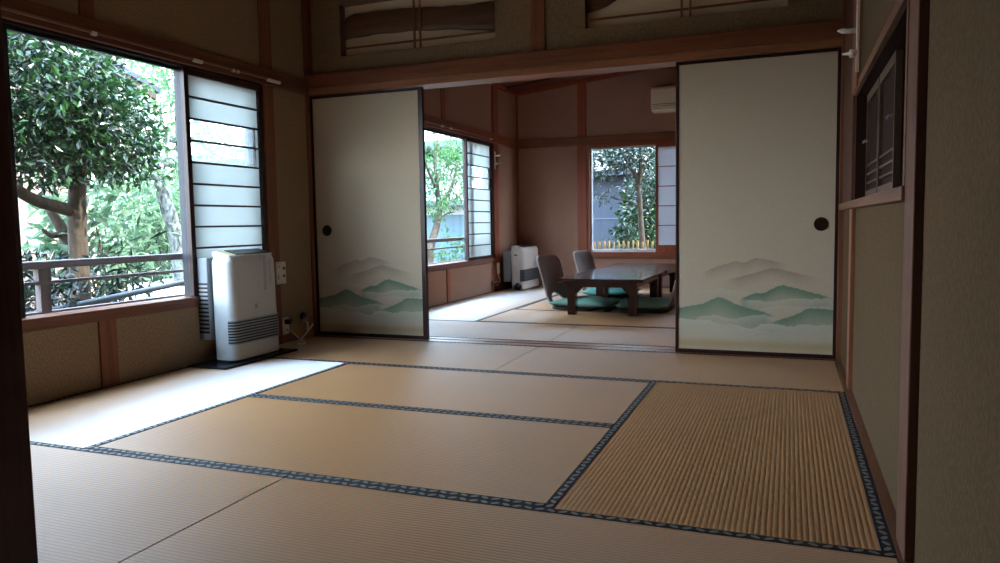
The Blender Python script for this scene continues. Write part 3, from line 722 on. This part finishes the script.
# ------------------------------------------------------------------ low tables
M_TABLE = NT('dark_lacquer'); _v = M_TABLE.coord((1, .25, 1))
M_TABLE.l(M_TABLE.ramp(M_TABLE.noise(_v, 14, 4), [(.3, srgb(44, 24, 20)), (.7, srgb(66, 34, 27))]), M_TABLE.b.inputs['Base Color'])
M_TABLE.set(rough=.16, spec=.5); M_TABLE = M_TABLE.m
def table(x, y, label):
    root = empty('low_table', (x, y, 0), 0, label, 'low table', 'dark low tables of the far room')
    TW, TL, TH = .767, 1.20, .318
    MB().box(-TW/2, TW/2, 0, TL, TH-.028, TH).build('tabletop', M_TABLE, root, .006)
    MB().box(-TW/2+.07, TW/2-.07, .06, .08, TH-.075, TH-.028).box(-TW/2+.07, TW/2-.07, TL-.08, TL-.06, TH-.075, TH-.028)\
        .box(-TW/2+.06, -TW/2+.08, .08, TL-.08, TH-.075, TH-.028).box(TW/2-.08, TW/2-.06, .08, TL-.08, TH-.075, TH-.028).build('apron', M_TABLE, root, .002)
    for sx in (-1, 1):
        for sy in (0, 1):
            cx = .016+sx*.269; cy = .085 if sy == 0 else TL-.085
            L = MB()
            vs = []
            for z, hw in ((0, .034), (.012, .036), (TH-.13, .036), (TH-.10, .038), (TH-.028, .04)):
                for a, b_ in ((-1, -1), (1, -1), (1, 1), (-1, 1)): vs.append((cx+a*hw, cy+b_*hw, z))
            fs = [(i*4+j, i*4+(j+1) % 4, i*4+4+(j+1) % 4, i*4+4+j) for i in range(4) for j in range(4)]+[(3, 2, 1, 0), (16, 17, 18, 19)]
            L.add(vs, fs)
            # curved brackets towards the middle of both sides
            arc = [(0, 0)]+[(.10*(1-math.cos(q)) if False else .105-.105*math.cos(q), -.10*math.cos(q)*0-.11*(1-math.sin(q))) for q in np.linspace(0, PI/2, 8)]
            z0 = TH-.03; ix = -sx
            poly = [(cx+ix*.03, z0)]+[(cx+ix*(.03+.105*math.sin(q)), z0-.10*(1-math.sin(q))**1.0-.012) for q in np.linspace(0, PI/2, 9)]+[(cx+ix*.135, z0)]
            L.prism(poly, cy-.018, cy+.018, 'y')
            iy = 1 if sy == 0 else -1
            poly = [(cy+iy*.03, z0)]+[(cy+iy*(.03+.105*math.sin(q)), z0-.10*(1-math.sin(q))-.012) for q in np.linspace(0, PI/2, 9)]+[(cy+iy*.135, z0)]
            L.prism(poly, cx-.018, cx+.018, 'x')
            L.build('leg', M_TABLE, root)
    return root
table(1.762, 1.60, 'dark low table nearer the threshold, its two front legs in full view')
table(1.775, 2.805, 'dark low table behind the first one, nearer the back window')

# floor chairs -------------------------------------------------------------
def floor_chair(loc, rz, label):
    root = empty('floor_chair', loc, rz, label, 'floor chair', 'legless floor chairs round the low tables')
    pts = rrect(.44, .43, .09, 6)
    MB().prism([(p[0]+.20, p[1]) for p in pts], 0, .022, 'z').build('seat_base', M_DARKWOOD, root, .005)
    # back: moulded sheet with an arched opening at the foot
    W0, Hb, h0, a0 = .205, .475, .12, .125; nh, nw = 26, 10; vs = []; fs = []
    def pos(h, wv):
        lean = -.03-.135*(h/Hb)**1.15+.07*(max(0, .10-h)/.10)**2
        return (lean-.03+.9*wv*wv, wv, .018+h)
    for side in (-1, 1):
        o = len(vs)
        for i in range(nh+1):
            h = Hb*i/nh; wm = W0-.012*(1-i/nh)
            top = Hb-h
            if top < .075: wm -= .075-math.sqrt(max(0, .075**2-(.075-top)**2))
            am = a0*math.sqrt(max(0, 1-(h/h0)**2)) if h < h0 else 0
            for j in range(nw+1): vs.append(pos(h, side*(am+(wm-am)*j/nw)))
        for i in range(nh):
            for j in range(nw): a = o+i*(nw+1)+j; fs.append((a, a+1, a+nw+2, a+nw+1))
    me = MB().add(vs, fs).build('backrest', M_CHAIR, root, smooth=True, solid=.02)
    bm = bmesh.new(); bm.from_mesh(me.data); bmesh.ops.remove_doubles(bm, verts=bm.verts, dist=.0005); bmesh.ops.recalc_face_normals(bm, faces=bm.faces); bm.to_mesh(me.data); bm.free()
    return root
fc = floor_chair((1.262, 2.19, .002), -.22, 'grey floor chair at the left of the front low table')
c2 = copy_tree(fc); c2.location = (1.335, 3.20, .002); c2['label'] = 'grey floor chair behind the other one, at the left of the farther low table'
c3 = copy_tree(fc); c3.location = (2.275, 2.14, .002); c3.rotation_euler = (0, 0, PI); c3['label'] = 'grey floor chair half hidden behind the right painted screen'

def cushion(loc, rz, label, mat, sx=.54, sy=.50, h=.07, seed=1):
    n = 26; vs = []; r = random.Random(seed); ph = [r.uniform(0, 6) for _ in range(4)]
    for s in (1, -1):
        for j in range(n+1):
            for i in range(n+1):
                a, b_ = 2*i/n-1, 2*j/n-1
                e = ((1-abs(a)**3.2)*(1-abs(b_)**3.2)); e = max(e, 0)**.42
                pin = 1-.05*(1-abs(a)**2)*(abs(b_)**4)
                x = a*sx/2*(1-.05*(1-b_*b_)*abs(a)**3*0+.03*abs(b_)**4); y = b_*sy/2*(1+.03*abs(a)**4)
                wr = .006*math.sin(5*a+ph[0]+2*b_)+.005*math.sin(6*b_+ph[1])+.007*math.sin(3*a-4*b_+ph[2])
                z = h/2+(s*h/2*e) + (wr*e if s > 0 else 0)
                vs.append((x, y, max(z, .0)))
    m = (n+1)*(n+1); fs = []
    for s in (0, 1):
        for j in range(n):
            for i in range(n): q = s*m+j*(n+1)+i; fs.append((q, q+1, q+n+2, q+n+1))
    o = MB().add(vs, fs).build('floor_cushion', mat, None, smooth=True)
    bm = bmesh.new(); bm.from_mesh(o.data); bmesh.ops.remove_doubles(bm, verts=bm.verts, dist=.0003); bmesh.ops.recalc_face_normals(bm, faces=bm.faces); bm.to_mesh(o.data); bm.free()
    o.location = loc; o.rotation_euler = (0, 0, rz)
    pf = MB()
    tag(o, label, 'floor cushion', 'green floor cushions')
    return o
cushion((1.53, 2.14, .026), -.20, 'green floor cushion on the left floor chair at the front low table', M_CUSH, .56, .50, .072, 1)
cushion((1.515, 3.22, .026), .05, 'teal floor cushion on the farther left floor chair', M_CUSHT, .54, .5, .08, 2)
cushion((2.06, 2.12, .026), .08, 'green floor cushion on the right floor chair beside the right painted screen', M_CUSH, .45, .48, .08, 3)

# ------------------------------------------------------------------ outside
ZG = -.45
struct(MB().box(-40, -.12, -30, 45, ZG-.1, ZG).box(-.12, 30, YB+.12, 45, ZG-.1, ZG).build('ground', M_SOIL))
struct(MB().box(-.14, -.0, -4.2, YB+.6, 2.72, 2.80).box(-.14, 4.3, YB+.0, YB+.9, 2.72, 2.8).box(-.16, 4.3, -6.9, YB+.9, 2.8, 2.86).build('roof', MW_CEIL))

def railing(y0, y1, posts, label, diag):
    root = empty('railing', (-.17, y0, ZS-.07), 0, label, 'railing', 'weathered railings outside the windows'); L = y1-y0; z = -ZS+.07
    MB().box(-.03, .03, 0, L, .622+z, .66+z).build('top_rail', M_RAILWOOD, root, .006)
    MB().box(-.018, .018, 0, L, .545+z, .56+z).build('lower_rail', M_RAILWOOD, root, .003)
    MB().box(-.02, .02, 0, L, .39+z, .41+z).build('bottom_rail', M_RAILWOOD, root, .003)
    for p_ in posts:
        MB().box(-.02, .02, p_-y0-.028, p_-y0+.028, .41+z, .545+z).box(-.02, .02, p_-y0-.034, p_-y0+.034, .56+z, .622+z).build('baluster', M_RAILPOST, root, .004)
    for q in (0, L-.04): MB().prism([(-.02, .33+z), (.05, .33+z), (.05, .36+z), (.02, .36+z), (.02, .39+z), (-.02, .39+z)], q, q+.04, 'y').build('bracket', M_RAILPOST, root)
    return root
railing(-3.4, -.45, (-2.9, -2.0, -.62), 'weathered railing outside the near room window', True)
railing(1.2, 3.7, (1.5, 3.25), 'weathered railing outside the far room window', False)
da, db = at(45, 312, 'x', -.75), at(190, 281, 'x', -.75)
tag(MB().tube([da-(db-da)*.6, db+(db-da)*.5], .02, 10).build('slanting_pole', plain('grey_pole', srgb(62, 68, 76), .6), None, smooth=True), 'grey pole slanting up behind the near window railing', 'pole')

def leaves(centers, radii, n, size, seed, flat=.5, clump=9, up=.5, shape=.42):
    """cloud of single folded leaves gathered in sprigs on the skin of ellipsoids"""
    g = np.random.default_rng(seed); C = np.array(centers, float); R = np.array(radii, float)
    wgt = R.prod(1)**(2/3); wgt /= wgt.sum(); ns = max(1, n//clump)
    idx = g.choice(len(C), ns, p=wgt); d = g.normal(size=(ns, 3)); d /= np.linalg.norm(d, axis=1)[:, None]
    rad = g.uniform(.35, 1.0, ns)**.5
    base = C[idx]+d*rad[:, None]*R[idx]
    B = np.repeat(base, clump, 0); D = np.repeat(d, clump, 0); m = len(B)
    B = B+g.normal(size=(m, 3))*size*.9
    dirv = D*.6+g.normal(size=(m, 3))*.7; dirv[:, 2] -= .15; dirv /= np.linalg.norm(dirv, axis=1)[:, None]
    nrm = g.normal(size=(m, 3))*flat+np.array([0, 0, up])+D*.3; nrm -= (nrm*dirv).sum(1)[:, None]*dirv; nrm /= np.linalg.norm(nrm, axis=1)[:, None]
    sd = np.cross(dirv, nrm); L = size*g.uniform(.7, 1.3, m)[:, None]; Wd = L*shape
    p0 = B; p2 = B+dirv*L-nrm*L*.08; pm = B+dirv*L*.5
    l = pm+sd*Wd*.5+nrm*L*.09; r_ = pm-sd*Wd*.5+nrm*L*.09
    V = np.stack([p0, l, p2, r_, pm], 1).reshape(-1, 3); k5 = np.arange(m)*5
    F = np.concatenate([np.stack([k5, k5+1, k5+4], 1), np.stack([k5+1, k5+2, k5+4], 1), np.stack([k5, k5+4, k5+3], 1), np.stack([k5+4, k5+2, k5+3], 1)])
    tint = np.repeat(np.clip(g.beta(1.1, 2.8, m)+.0*B[:, 2], 0, 1), 5)
    return V, F, tint
def foliage(name, V, F, tint, mat, parent=None):
    me = bpy.data.meshes.new(name); me.from_pydata(V.tolist(), [], F.tolist()); me.update()
    a = me.attributes.new('tint', 'FLOAT', 'POINT'); a.data.foreach_set('value', tint.astype(np.float32))
    me.materials.append(mat); o = bpy.data.objects.new(name, me); COL.objects.link(o)
    if parent is not None: o.parent = parent
    return o
def tree(name, label, cat, base, limbs, crowns, n, size, bark, leafm, seed, group=None, **kw):
    base = Vector(base); root = empty(name, base, 0, label, cat, group)
    for i, (pts, rad) in enumerate(limbs):
        q = [Vector(p)-base for p in pts]
        # smooth the limb
        s = []; rr = []
        for a in range(len(q)-1):
            for t in (0, .33, .67):
                p0, p1, p2_, p3 = q[max(a-1, 0)], q[a], q[a+1], q[min(a+2, len(q)-1)]
                s.append(.5*((2*p1)+(-p0+p2_)*t+(2*p0-5*p1+4*p2_-p3)*t*t+(-p0+3*p1-3*p2_+p3)*t**3)); rr.append(rad[a]+(rad[a+1]-rad[a])*t)
        s.append(q[-1]); rr.append(rad[-1])
        MB().tube(s, rr, 10).build('trunk' if i == 0 else 'branch', bark, root, smooth=True)
    if n:
        V, F, T = leaves([Vector(c)-base for c, _ in crowns], [r for _, r in crowns], n, size, seed, **kw)
        foliage('foliage', V, F, T, leafm, root)
    return root
A = lambda px, py, x=-1.8: tuple(at(px, py, 'x', x))
def gz(p, z=ZG): return (p[0], p[1], z)
# 1. big evergreen at the window
tb = A(81, 300)
crown = [((-1.8, *A(50, 100)[1:]), (.55, .54, .50)), (A(25, 75, -1.6), (.5, .55, .50)), (A(88, 125, -1.9), (.46, .48, .36)), (A(30, 140, -1.8), (.5, .5, .33)), (A(115, 140, -2.1), (.36, .36, .24)), (A(28, 48, -1.9), (.5, .42, .34)), (A(76, 88, -2.0), (.38, .32, .24)), (A(125, 165, -2.0), (.3, .3, .12))]
tree('evergreen_tree', 'dark leafy evergreen tree with a smooth trunk filling the near room window', 'tree', (tb[0], tb[1], ZG),
     [([gz(A(82, 330)), A(81, 300), A(78, 240), A(77, 205), A(79, 172), A(84, 130), A(90, 90)], [.078, .072, .068, .066, .057, .042, .02]),
      ([A(76, 212), A(58, 207), A(35, 200, -1.7), A(14, 187, -1.6), A(-25, 150, -1.6)], [.05, .045, .042, .04, .02]),
      ([A(74, 188), A(62, 168), A(52, 148), A(45, 125), A(38, 100)], [.035, .03, .026, .02, .01]),
      ([A(53, 150), A(64, 137), A(76, 126), A(90, 110)], [.022, .018, .014, .008])],
     crown, 13000, .07, M_BARK, M_LEAF1, 11, flat=.7)
# small tree / shrubs around it
def shrub(name, label, c, r, n, size, leafm, seed, stems=4, group=None, **kw):
    c = Vector(c); base = Vector((c.x, c.y, ZG)); root = empty(name, base, 0, label, 'shrub', group); rr = random.Random(seed); st = MB()
    for i in range(stems):
        e = c-base+Vector((rr.uniform(-.6, .6)*r[0], rr.uniform(-.6, .6)*r[1], rr.uniform(-.2, .5)*r[2]))
        st.tube([Vector((rr.uniform(-.06, .06), rr.uniform(-.06, .06), 0)), e*.5+Vector((rr.uniform(-.08, .08), rr.uniform(-.08, .08), 0)), e], [.018, .013, .006], 6)
    st.build('stem', M_BARKD, root, smooth=True)
    V, F, T = leaves([c-base], [r], n, size, seed, **kw); foliage('foliage', V, F, T, leafm, root); return root
shrub('shrub', 'light green shrub behind the trunk of the evergreen tree', A(98, 225, -2.8), (.42, .45, .62), 700, .14, M_LEAF3, 21)
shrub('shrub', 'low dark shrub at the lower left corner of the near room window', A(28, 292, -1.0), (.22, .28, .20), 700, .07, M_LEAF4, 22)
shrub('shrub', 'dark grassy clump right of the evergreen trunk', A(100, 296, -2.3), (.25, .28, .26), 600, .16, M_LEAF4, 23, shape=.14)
tree('bare_stump', 'dark broken tree stump beside the evergreen trunk', 'stump', gz(A(70, 300, -2.6)),
     [([gz(A(72, 300, -2.6)), A(71, 262, -2.6), A(66, 238, -2.6), A(58, 222, -2.6), A(48, 208, -2.6)], [.07, .06, .055, .045, .03]), ([A(62, 232, -2.6), A(52, 236, -2.6), A(42, 229, -2.6)], [.03, .024, .012])], [], 0, 0, M_BARKD, None, 3)
# thicket further back
g_ = 'bright thicket behind the garden'
for i, (px_, py_, x_, r_) in enumerate([(128, 235, -7.5, (1.0, .8, .75)), (152, 225, -8.2, (1.0, .8, .9)), (176, 232, -7.2, (.8, .7, .8)), (140, 205, -9.2, (1, .9, .7)), (185, 205, -9.0, (1, .9, .8))]):
    shrub('bamboo_bush', ['pale green bush left in the thicket, right beside the pink wall', 'pale green bush in the middle of the thicket', 'pale green bush behind the lichened trunk', 'tall pale bush rising behind the thicket', 'tall pale bush beside the window sash'][i], A(px_, py_, x_), r_, 900, .2, M_LEAF3, 30+i, 5, g_, shape=.3)
# lichened tree
X2 = -5.0
tree('garden_tree', 'lichened grey tree leaning beside the sash of the near room window', 'tree', gz(A(182, 300, X2)),
     [([gz(A(184, 300, X2)), A(181, 270, X2), A(177, 240, X2), A(168, 210, X2), A(160, 185, X2), A(160, 165, X2)], [.13, .12, .11, .10, .08, .05]),
      ([A(160, 180, X2), A(150, 172, X2), A(170, 160, X2), A(184, 150, X2)], [.06, .05, .04, .025]),
      ([A(161, 175, X2), A(145, 165, X2), A(135, 150, X2)], [.045, .035, .02]),
      ([A(161, 168, X2), A(168, 140, X2), A(160, 110, X2), A(172, 80, X2)], [.05, .035, .025, .015]),
      ([A(168, 140, X2), A(200, 140, X2), A(230, 125, X2), A(255, 118, X2)], [.04, .03, .02, .012]),
      ([A(200, 140, X2), A(215, 155, X2), A(245, 160, X2)], [.025, .02, .01]),
      ([A(215, 132, X2), A(235, 150, X2), A(252, 140, X2)], [.025, .02, .01])],
     [(A(175, 150, X2), (.5, .7, .35)), (A(160, 95, X2), (.6, .6, .4)), (A(230, 135, X2), (.5, .6, .3)), (A(140, 170, X2), (.4, .4, .25))], 900, .11, M_BARK2, M_LEAF2, 41)
# pale background trees
for i, (px_, py_, x_, r_, n_) in enumerate([(172, 80, -10.5, (1.4, 1.3, .9), 700), (125, 110, -14.5, (1.7, 1.7, 1.4), 500), (150, 55, -19, (2.4, 2.2, 1.4), 600), (240, 130, -14, (1.6, 1.8, 1.6), 500)]):
    p_ = A(px_, py_, x_)
    tree('background_tree', ['pale tree high behind the roof eave, nearest the sash', 'pale tree between the evergreen crown and the lichened trunk', 'pale tree top above the dark roof eave', 'pale tree seen through the clear rows of the shoji'][i], 'tree', gz(p_),
         [([gz(p_), (p_[0], p_[1]+.1, p_[2]*.4), (p_[0]+.1, p_[1], p_[2])], [.14, .11, .04])], [(p_, r_)], n_, .24, M_BARK2, M_LEAF2, 50+i, 'pale trees far behind the garden')
# neighbour house, gable towards the window
hs = empty('neighbour_house', (-5.4, 0.4, ZG), 0, 'pink-white garden house with a dark tiled roof behind the evergreen tree', 'house')
hw = MB().prism([(.75, 0), (2.25, 0), (2.25, 3.42), (.75, 3.92)], -1.6, 0, 'x'); hw.build('wall', M_STUCCO, hs)
def roof_slab(a, b, th):
    return [a, b, (b[0], b[1]-th), (a[0], a[1]-th)]
MB().prism(roof_slab((.3, 4.22), (3.25, 3.25), .09), -2.0, .35, 'x').build('roof', M_TILE, hs, .01)
MB().prism(roof_slab((.35, 4.11), (3.2, 3.173), .1), .28, .33, 'x').build('bargeboard', M_BARKD, hs)
MB().box(-.02, .06, 2.19, 2.27, 0, 3.4).build('corner_board', plain('beige_board', srgb(214, 186, 156), .8), hs)
# pale stones
for i, (px_, py_, x_, r_) in enumerate([(132, 293, -3.2, (.34, .26, .12)), (160, 288, -3.8, (.45, .32, .13)), (181, 292, -3.2, (.3, .24, .12)), (148, 280, -5.0, (.5, .4, .14)), (175, 279, -5.2, (.55, .4, .15)), (112, 300, -2.9, (.2, .2, .09))]):
    p_ = A(px_, py_, x_); p_ = (p_[0], p_[1], max(p_[2], ZG+.2)); bm = bmesh.new(); bmesh.ops.create_icosphere(bm, subdivisions=3, radius=1); rr = np.random.default_rng(60+i); d_ = rr.normal(size=(7, 3)); d_ /= np.linalg.norm(d_, axis=1)[:, None]
    hgt = (p_[2]-ZG)
    for v in bm.verts:
        n_ = np.array(v.co); k_ = 1-.16*sum(max(0, float(n_@q)-.55) for q in d_)*2; v.co = Vector((n_[0]*r_[0]*k_, n_[1]*r_[1]*k_, max(-hgt*.5, n_[2]*hgt*.52*min(1, k_+.02))))
    me = bpy.data.meshes.new('garden_stone'); bm.to_mesh(me); bm.free(); me.materials.append(M_STONE)
    for q in me.polygons: q.use_smooth = True
    o = bpy.data.objects.new('garden_stone', me); COL.objects.link(o); o.location = (p_[0], p_[1], ZG+hgt*.5)
    tag(o, ['pale stone beside the evergreen trunk, front of the rockery', 'broad pale stone in the middle of the rockery', 'pale stone below the window sash', 'pale stone behind the broad one in the rockery', 'pale stone at the foot of the lichened trunk', 'small pale stone at the foot of the grassy clump'][i], 'stone', 'pale stones of the rockery')

# beyond the far room's left window: slender maple and a white house
tm = A(428, 268, -2.4)
B_ = lambda px, py, x=-2.4: tuple(at(px, py, 'x', x))
tree('slender_tree', 'slender light green tree outside the far room window', 'tree', gz(tm),
     [([gz(tm), B_(429, 262), B_(431, 245), B_(437, 225), B_(439, 208), B_(437, 185), B_(435, 160), B_(438, 138)], [.085, .08, .07, .06, .055, .04, .03, .015]),
      ([B_(439, 210), B_(446, 200), B_(452, 185), B_(458, 165)], [.045, .035, .028, .012]), ([B_(437, 190), B_(430, 175), B_(424, 160)], [.03, .022, .01]), ([B_(438, 222), B_(446, 214), B_(455, 212)], [.02, .016, .008])],
     [(B_(432, 150), (.6, .7, .42)), (B_(455, 165), (.5, .6, .4)), (B_(445, 190), (.5, .7, .25)), (B_(445, 250), (.35, .5, .26)), (B_(430, 200), (.4, .5, .25))], 2600, .085, M_BARK, M_LEAF2, 71)
hb = empty('white_house', (-5.6, 9.5, ZG), 0, 'white house with grey eaves outside the far room window', 'house')
MB().box(-5, 5.0, 0, 4, 0, 2.55).build('wall', M_STUCCO2, hb)
MB().box(-5.4, 4.6, -.8, 4.4, 2.75, 2.9).build('roof', M_EAVEGREY, hb, .02)
MB().box(-5.0, 4.6, -.42, 0, 1.62, 1.74).build('canopy', M_EAVEGREY, hb, .01)
for xx in (-1.2, 1.1): MB().box(xx, xx+1.6, -.02, .05, .45, 1.45).build('window', M_WINBLUE, hb)
MB().box(2.95, 3.4, -.5, -.25, 0, 1.65).build('pillar', M_STUCCO2, hb, .01)
# beyond the back window
Cq = lambda px, py, y=6.4: tuple(at(px, py, 'y', y))
tq = Cq(645, 250)
tree('crooked_tree', 'crooked pale-barked tree outside the back window', 'tree', gz(tq),
     [([gz(tq), Cq(643, 250), Cq(641, 225), Cq(640, 205), Cq(638, 185), Cq(634, 172), Cq(622, 162), Cq(610, 155)], [.048, .044, .04, .037, .034, .028, .02, .01]),
      ([Cq(638, 186), Cq(641, 172), Cq(640, 158), Cq(646, 146)], [.034, .03, .024, .012]), ([Cq(640, 208), Cq(628, 201), Cq(616, 199), Cq(611, 196)], [.018, .016, .012, .006]), ([Cq(636, 176), Cq(648, 160), Cq(655, 150)], [.024, .016, .01])],
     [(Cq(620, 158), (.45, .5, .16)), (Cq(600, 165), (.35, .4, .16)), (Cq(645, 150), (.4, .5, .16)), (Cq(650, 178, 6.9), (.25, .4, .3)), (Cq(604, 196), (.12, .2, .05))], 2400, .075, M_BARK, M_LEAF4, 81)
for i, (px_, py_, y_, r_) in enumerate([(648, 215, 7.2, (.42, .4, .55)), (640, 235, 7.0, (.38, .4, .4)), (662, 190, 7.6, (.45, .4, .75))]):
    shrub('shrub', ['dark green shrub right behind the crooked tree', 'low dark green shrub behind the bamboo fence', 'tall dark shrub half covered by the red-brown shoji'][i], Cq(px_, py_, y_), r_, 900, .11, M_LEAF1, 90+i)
hg = empty('grey_house', (.75, 8.0, ZG), 0, 'blue-grey house wall beyond the back window', 'house')
MB().box(-1.3, 0, 0, 3.0, 0, 2.02).build('wall', M_GREYWALL, hg)
MB().box(-1.4, .25, -.25, 3.2, 2.02, 2.12).build('roof', M_TILE, hg, .01)
MB().box(-1.3, .005, -.012, -.002, 1.30, 1.315).build('trim_band', plain('seam_grey', srgb(96, 98, 112), .9), hg)
for i, (px_, py_, r_) in enumerate([(600, 150, (2.2, 1, 1.5)), (652, 160, (2.2, 1, 1.6))]):
    shrub('hedge_tree', ['dark tree mass behind the grey house, left', 'dark tree mass behind the grey house, right'][i], Cq(px_, py_, (14.2, 17.5)[i]), r_, 5200, .34, M_LEAF4, 95+i)
struct(MB().box(1.3, 14, 9.6, 9.75, ZG, 2.7).build('wall_added_sky_block', M_GREYWALL))  # unseen wall added to block the bright sky mirrored in the side window
# bamboo stakes
xs_ = np.linspace(594.5, 662, 15); hs_ = [.135, .13, .14, .145, .13, .12, .145, .135, .15, .145, .13, .155, .14, .15, .145]
wd = [.02, .026, .032, .024, .018, .02, .02, .024, .02, .022, .022, .02, .024, .022, .02]
proto = None
for i, px_ in enumerate(xs_):
    p_ = Cq(float(px_), 250, 5.3)
    s_ = MB().tube([(0, 0, 0), (0, 0, .75), (0, 0, .757), (0, 0, .765), (0, 0, .93)], [.5, .5, .56, .5, .5], 12).build('fence_stake', M_BAMBOO) if proto is None else proto.copy()
    if proto is None: proto = s_
    else: COL.objects.link(s_)
    s_.location = (p_[0], 5.3, ZG); s_.scale = (wd[i]*1.3, wd[i]*1.3, (p_[2]+hs_[i]*.85-ZG)/.93)
    tag(s_, 'pale bamboo stake of the low fence below the back window', 'fence stake', 'bamboo stakes of the low fence')

# ------------------------------------------------------------------ light
wd_ = bpy.data.worlds.new('sky'); S.world = wd_; wd_.use_nodes = True
nt = wd_.node_tree; bg = nt.nodes['Background']
tc = nt.nodes.new('ShaderNodeTexCoord'); sx = nt.nodes.new('ShaderNodeSeparateXYZ'); cr = nt.nodes.new('ShaderNodeValToRGB')
nt.links.new(tc.outputs['Generated'], sx.inputs[0]); nt.links.new(sx.outputs[2], cr.inputs[0])
cr.color_ramp.elements[0].position = 0; cr.color_ramp.elements[0].color = (.84, .91, 1.0, 1)
cr.color_ramp.elements[1].position = .9; cr.color_ramp.elements[1].color = (.78, 1.18, 1.72, 1)
nt.links.new(cr.outputs[0], bg.inputs[0]); bg.inputs[1].default_value = 1.25
ld = bpy.data.lights.new('sun', 'SUN'); ld.energy = 2.5; ld.angle = math.radians(1.2); ld.color = (1, .93, .82)
lo = bpy.data.objects.new('sun', ld); COL.objects.link(lo)
lo.rotation_euler = Vector((-.75, -.12, -1.15)).to_track_quat('-Z', 'Y').to_euler()
S.view_settings.view_transform = 'Standard'; S.view_settings.look = 'None'; S.view_settings.gamma = 1; S.view_settings.use_curve_mapping = False
S.view_settings.exposure = 3.8
S.cycles.max_bounces = 14; S.cycles.diffuse_bounces = 10; S.cycles.transparent_max_bounces = 16
S.cycles.use_denoising = True
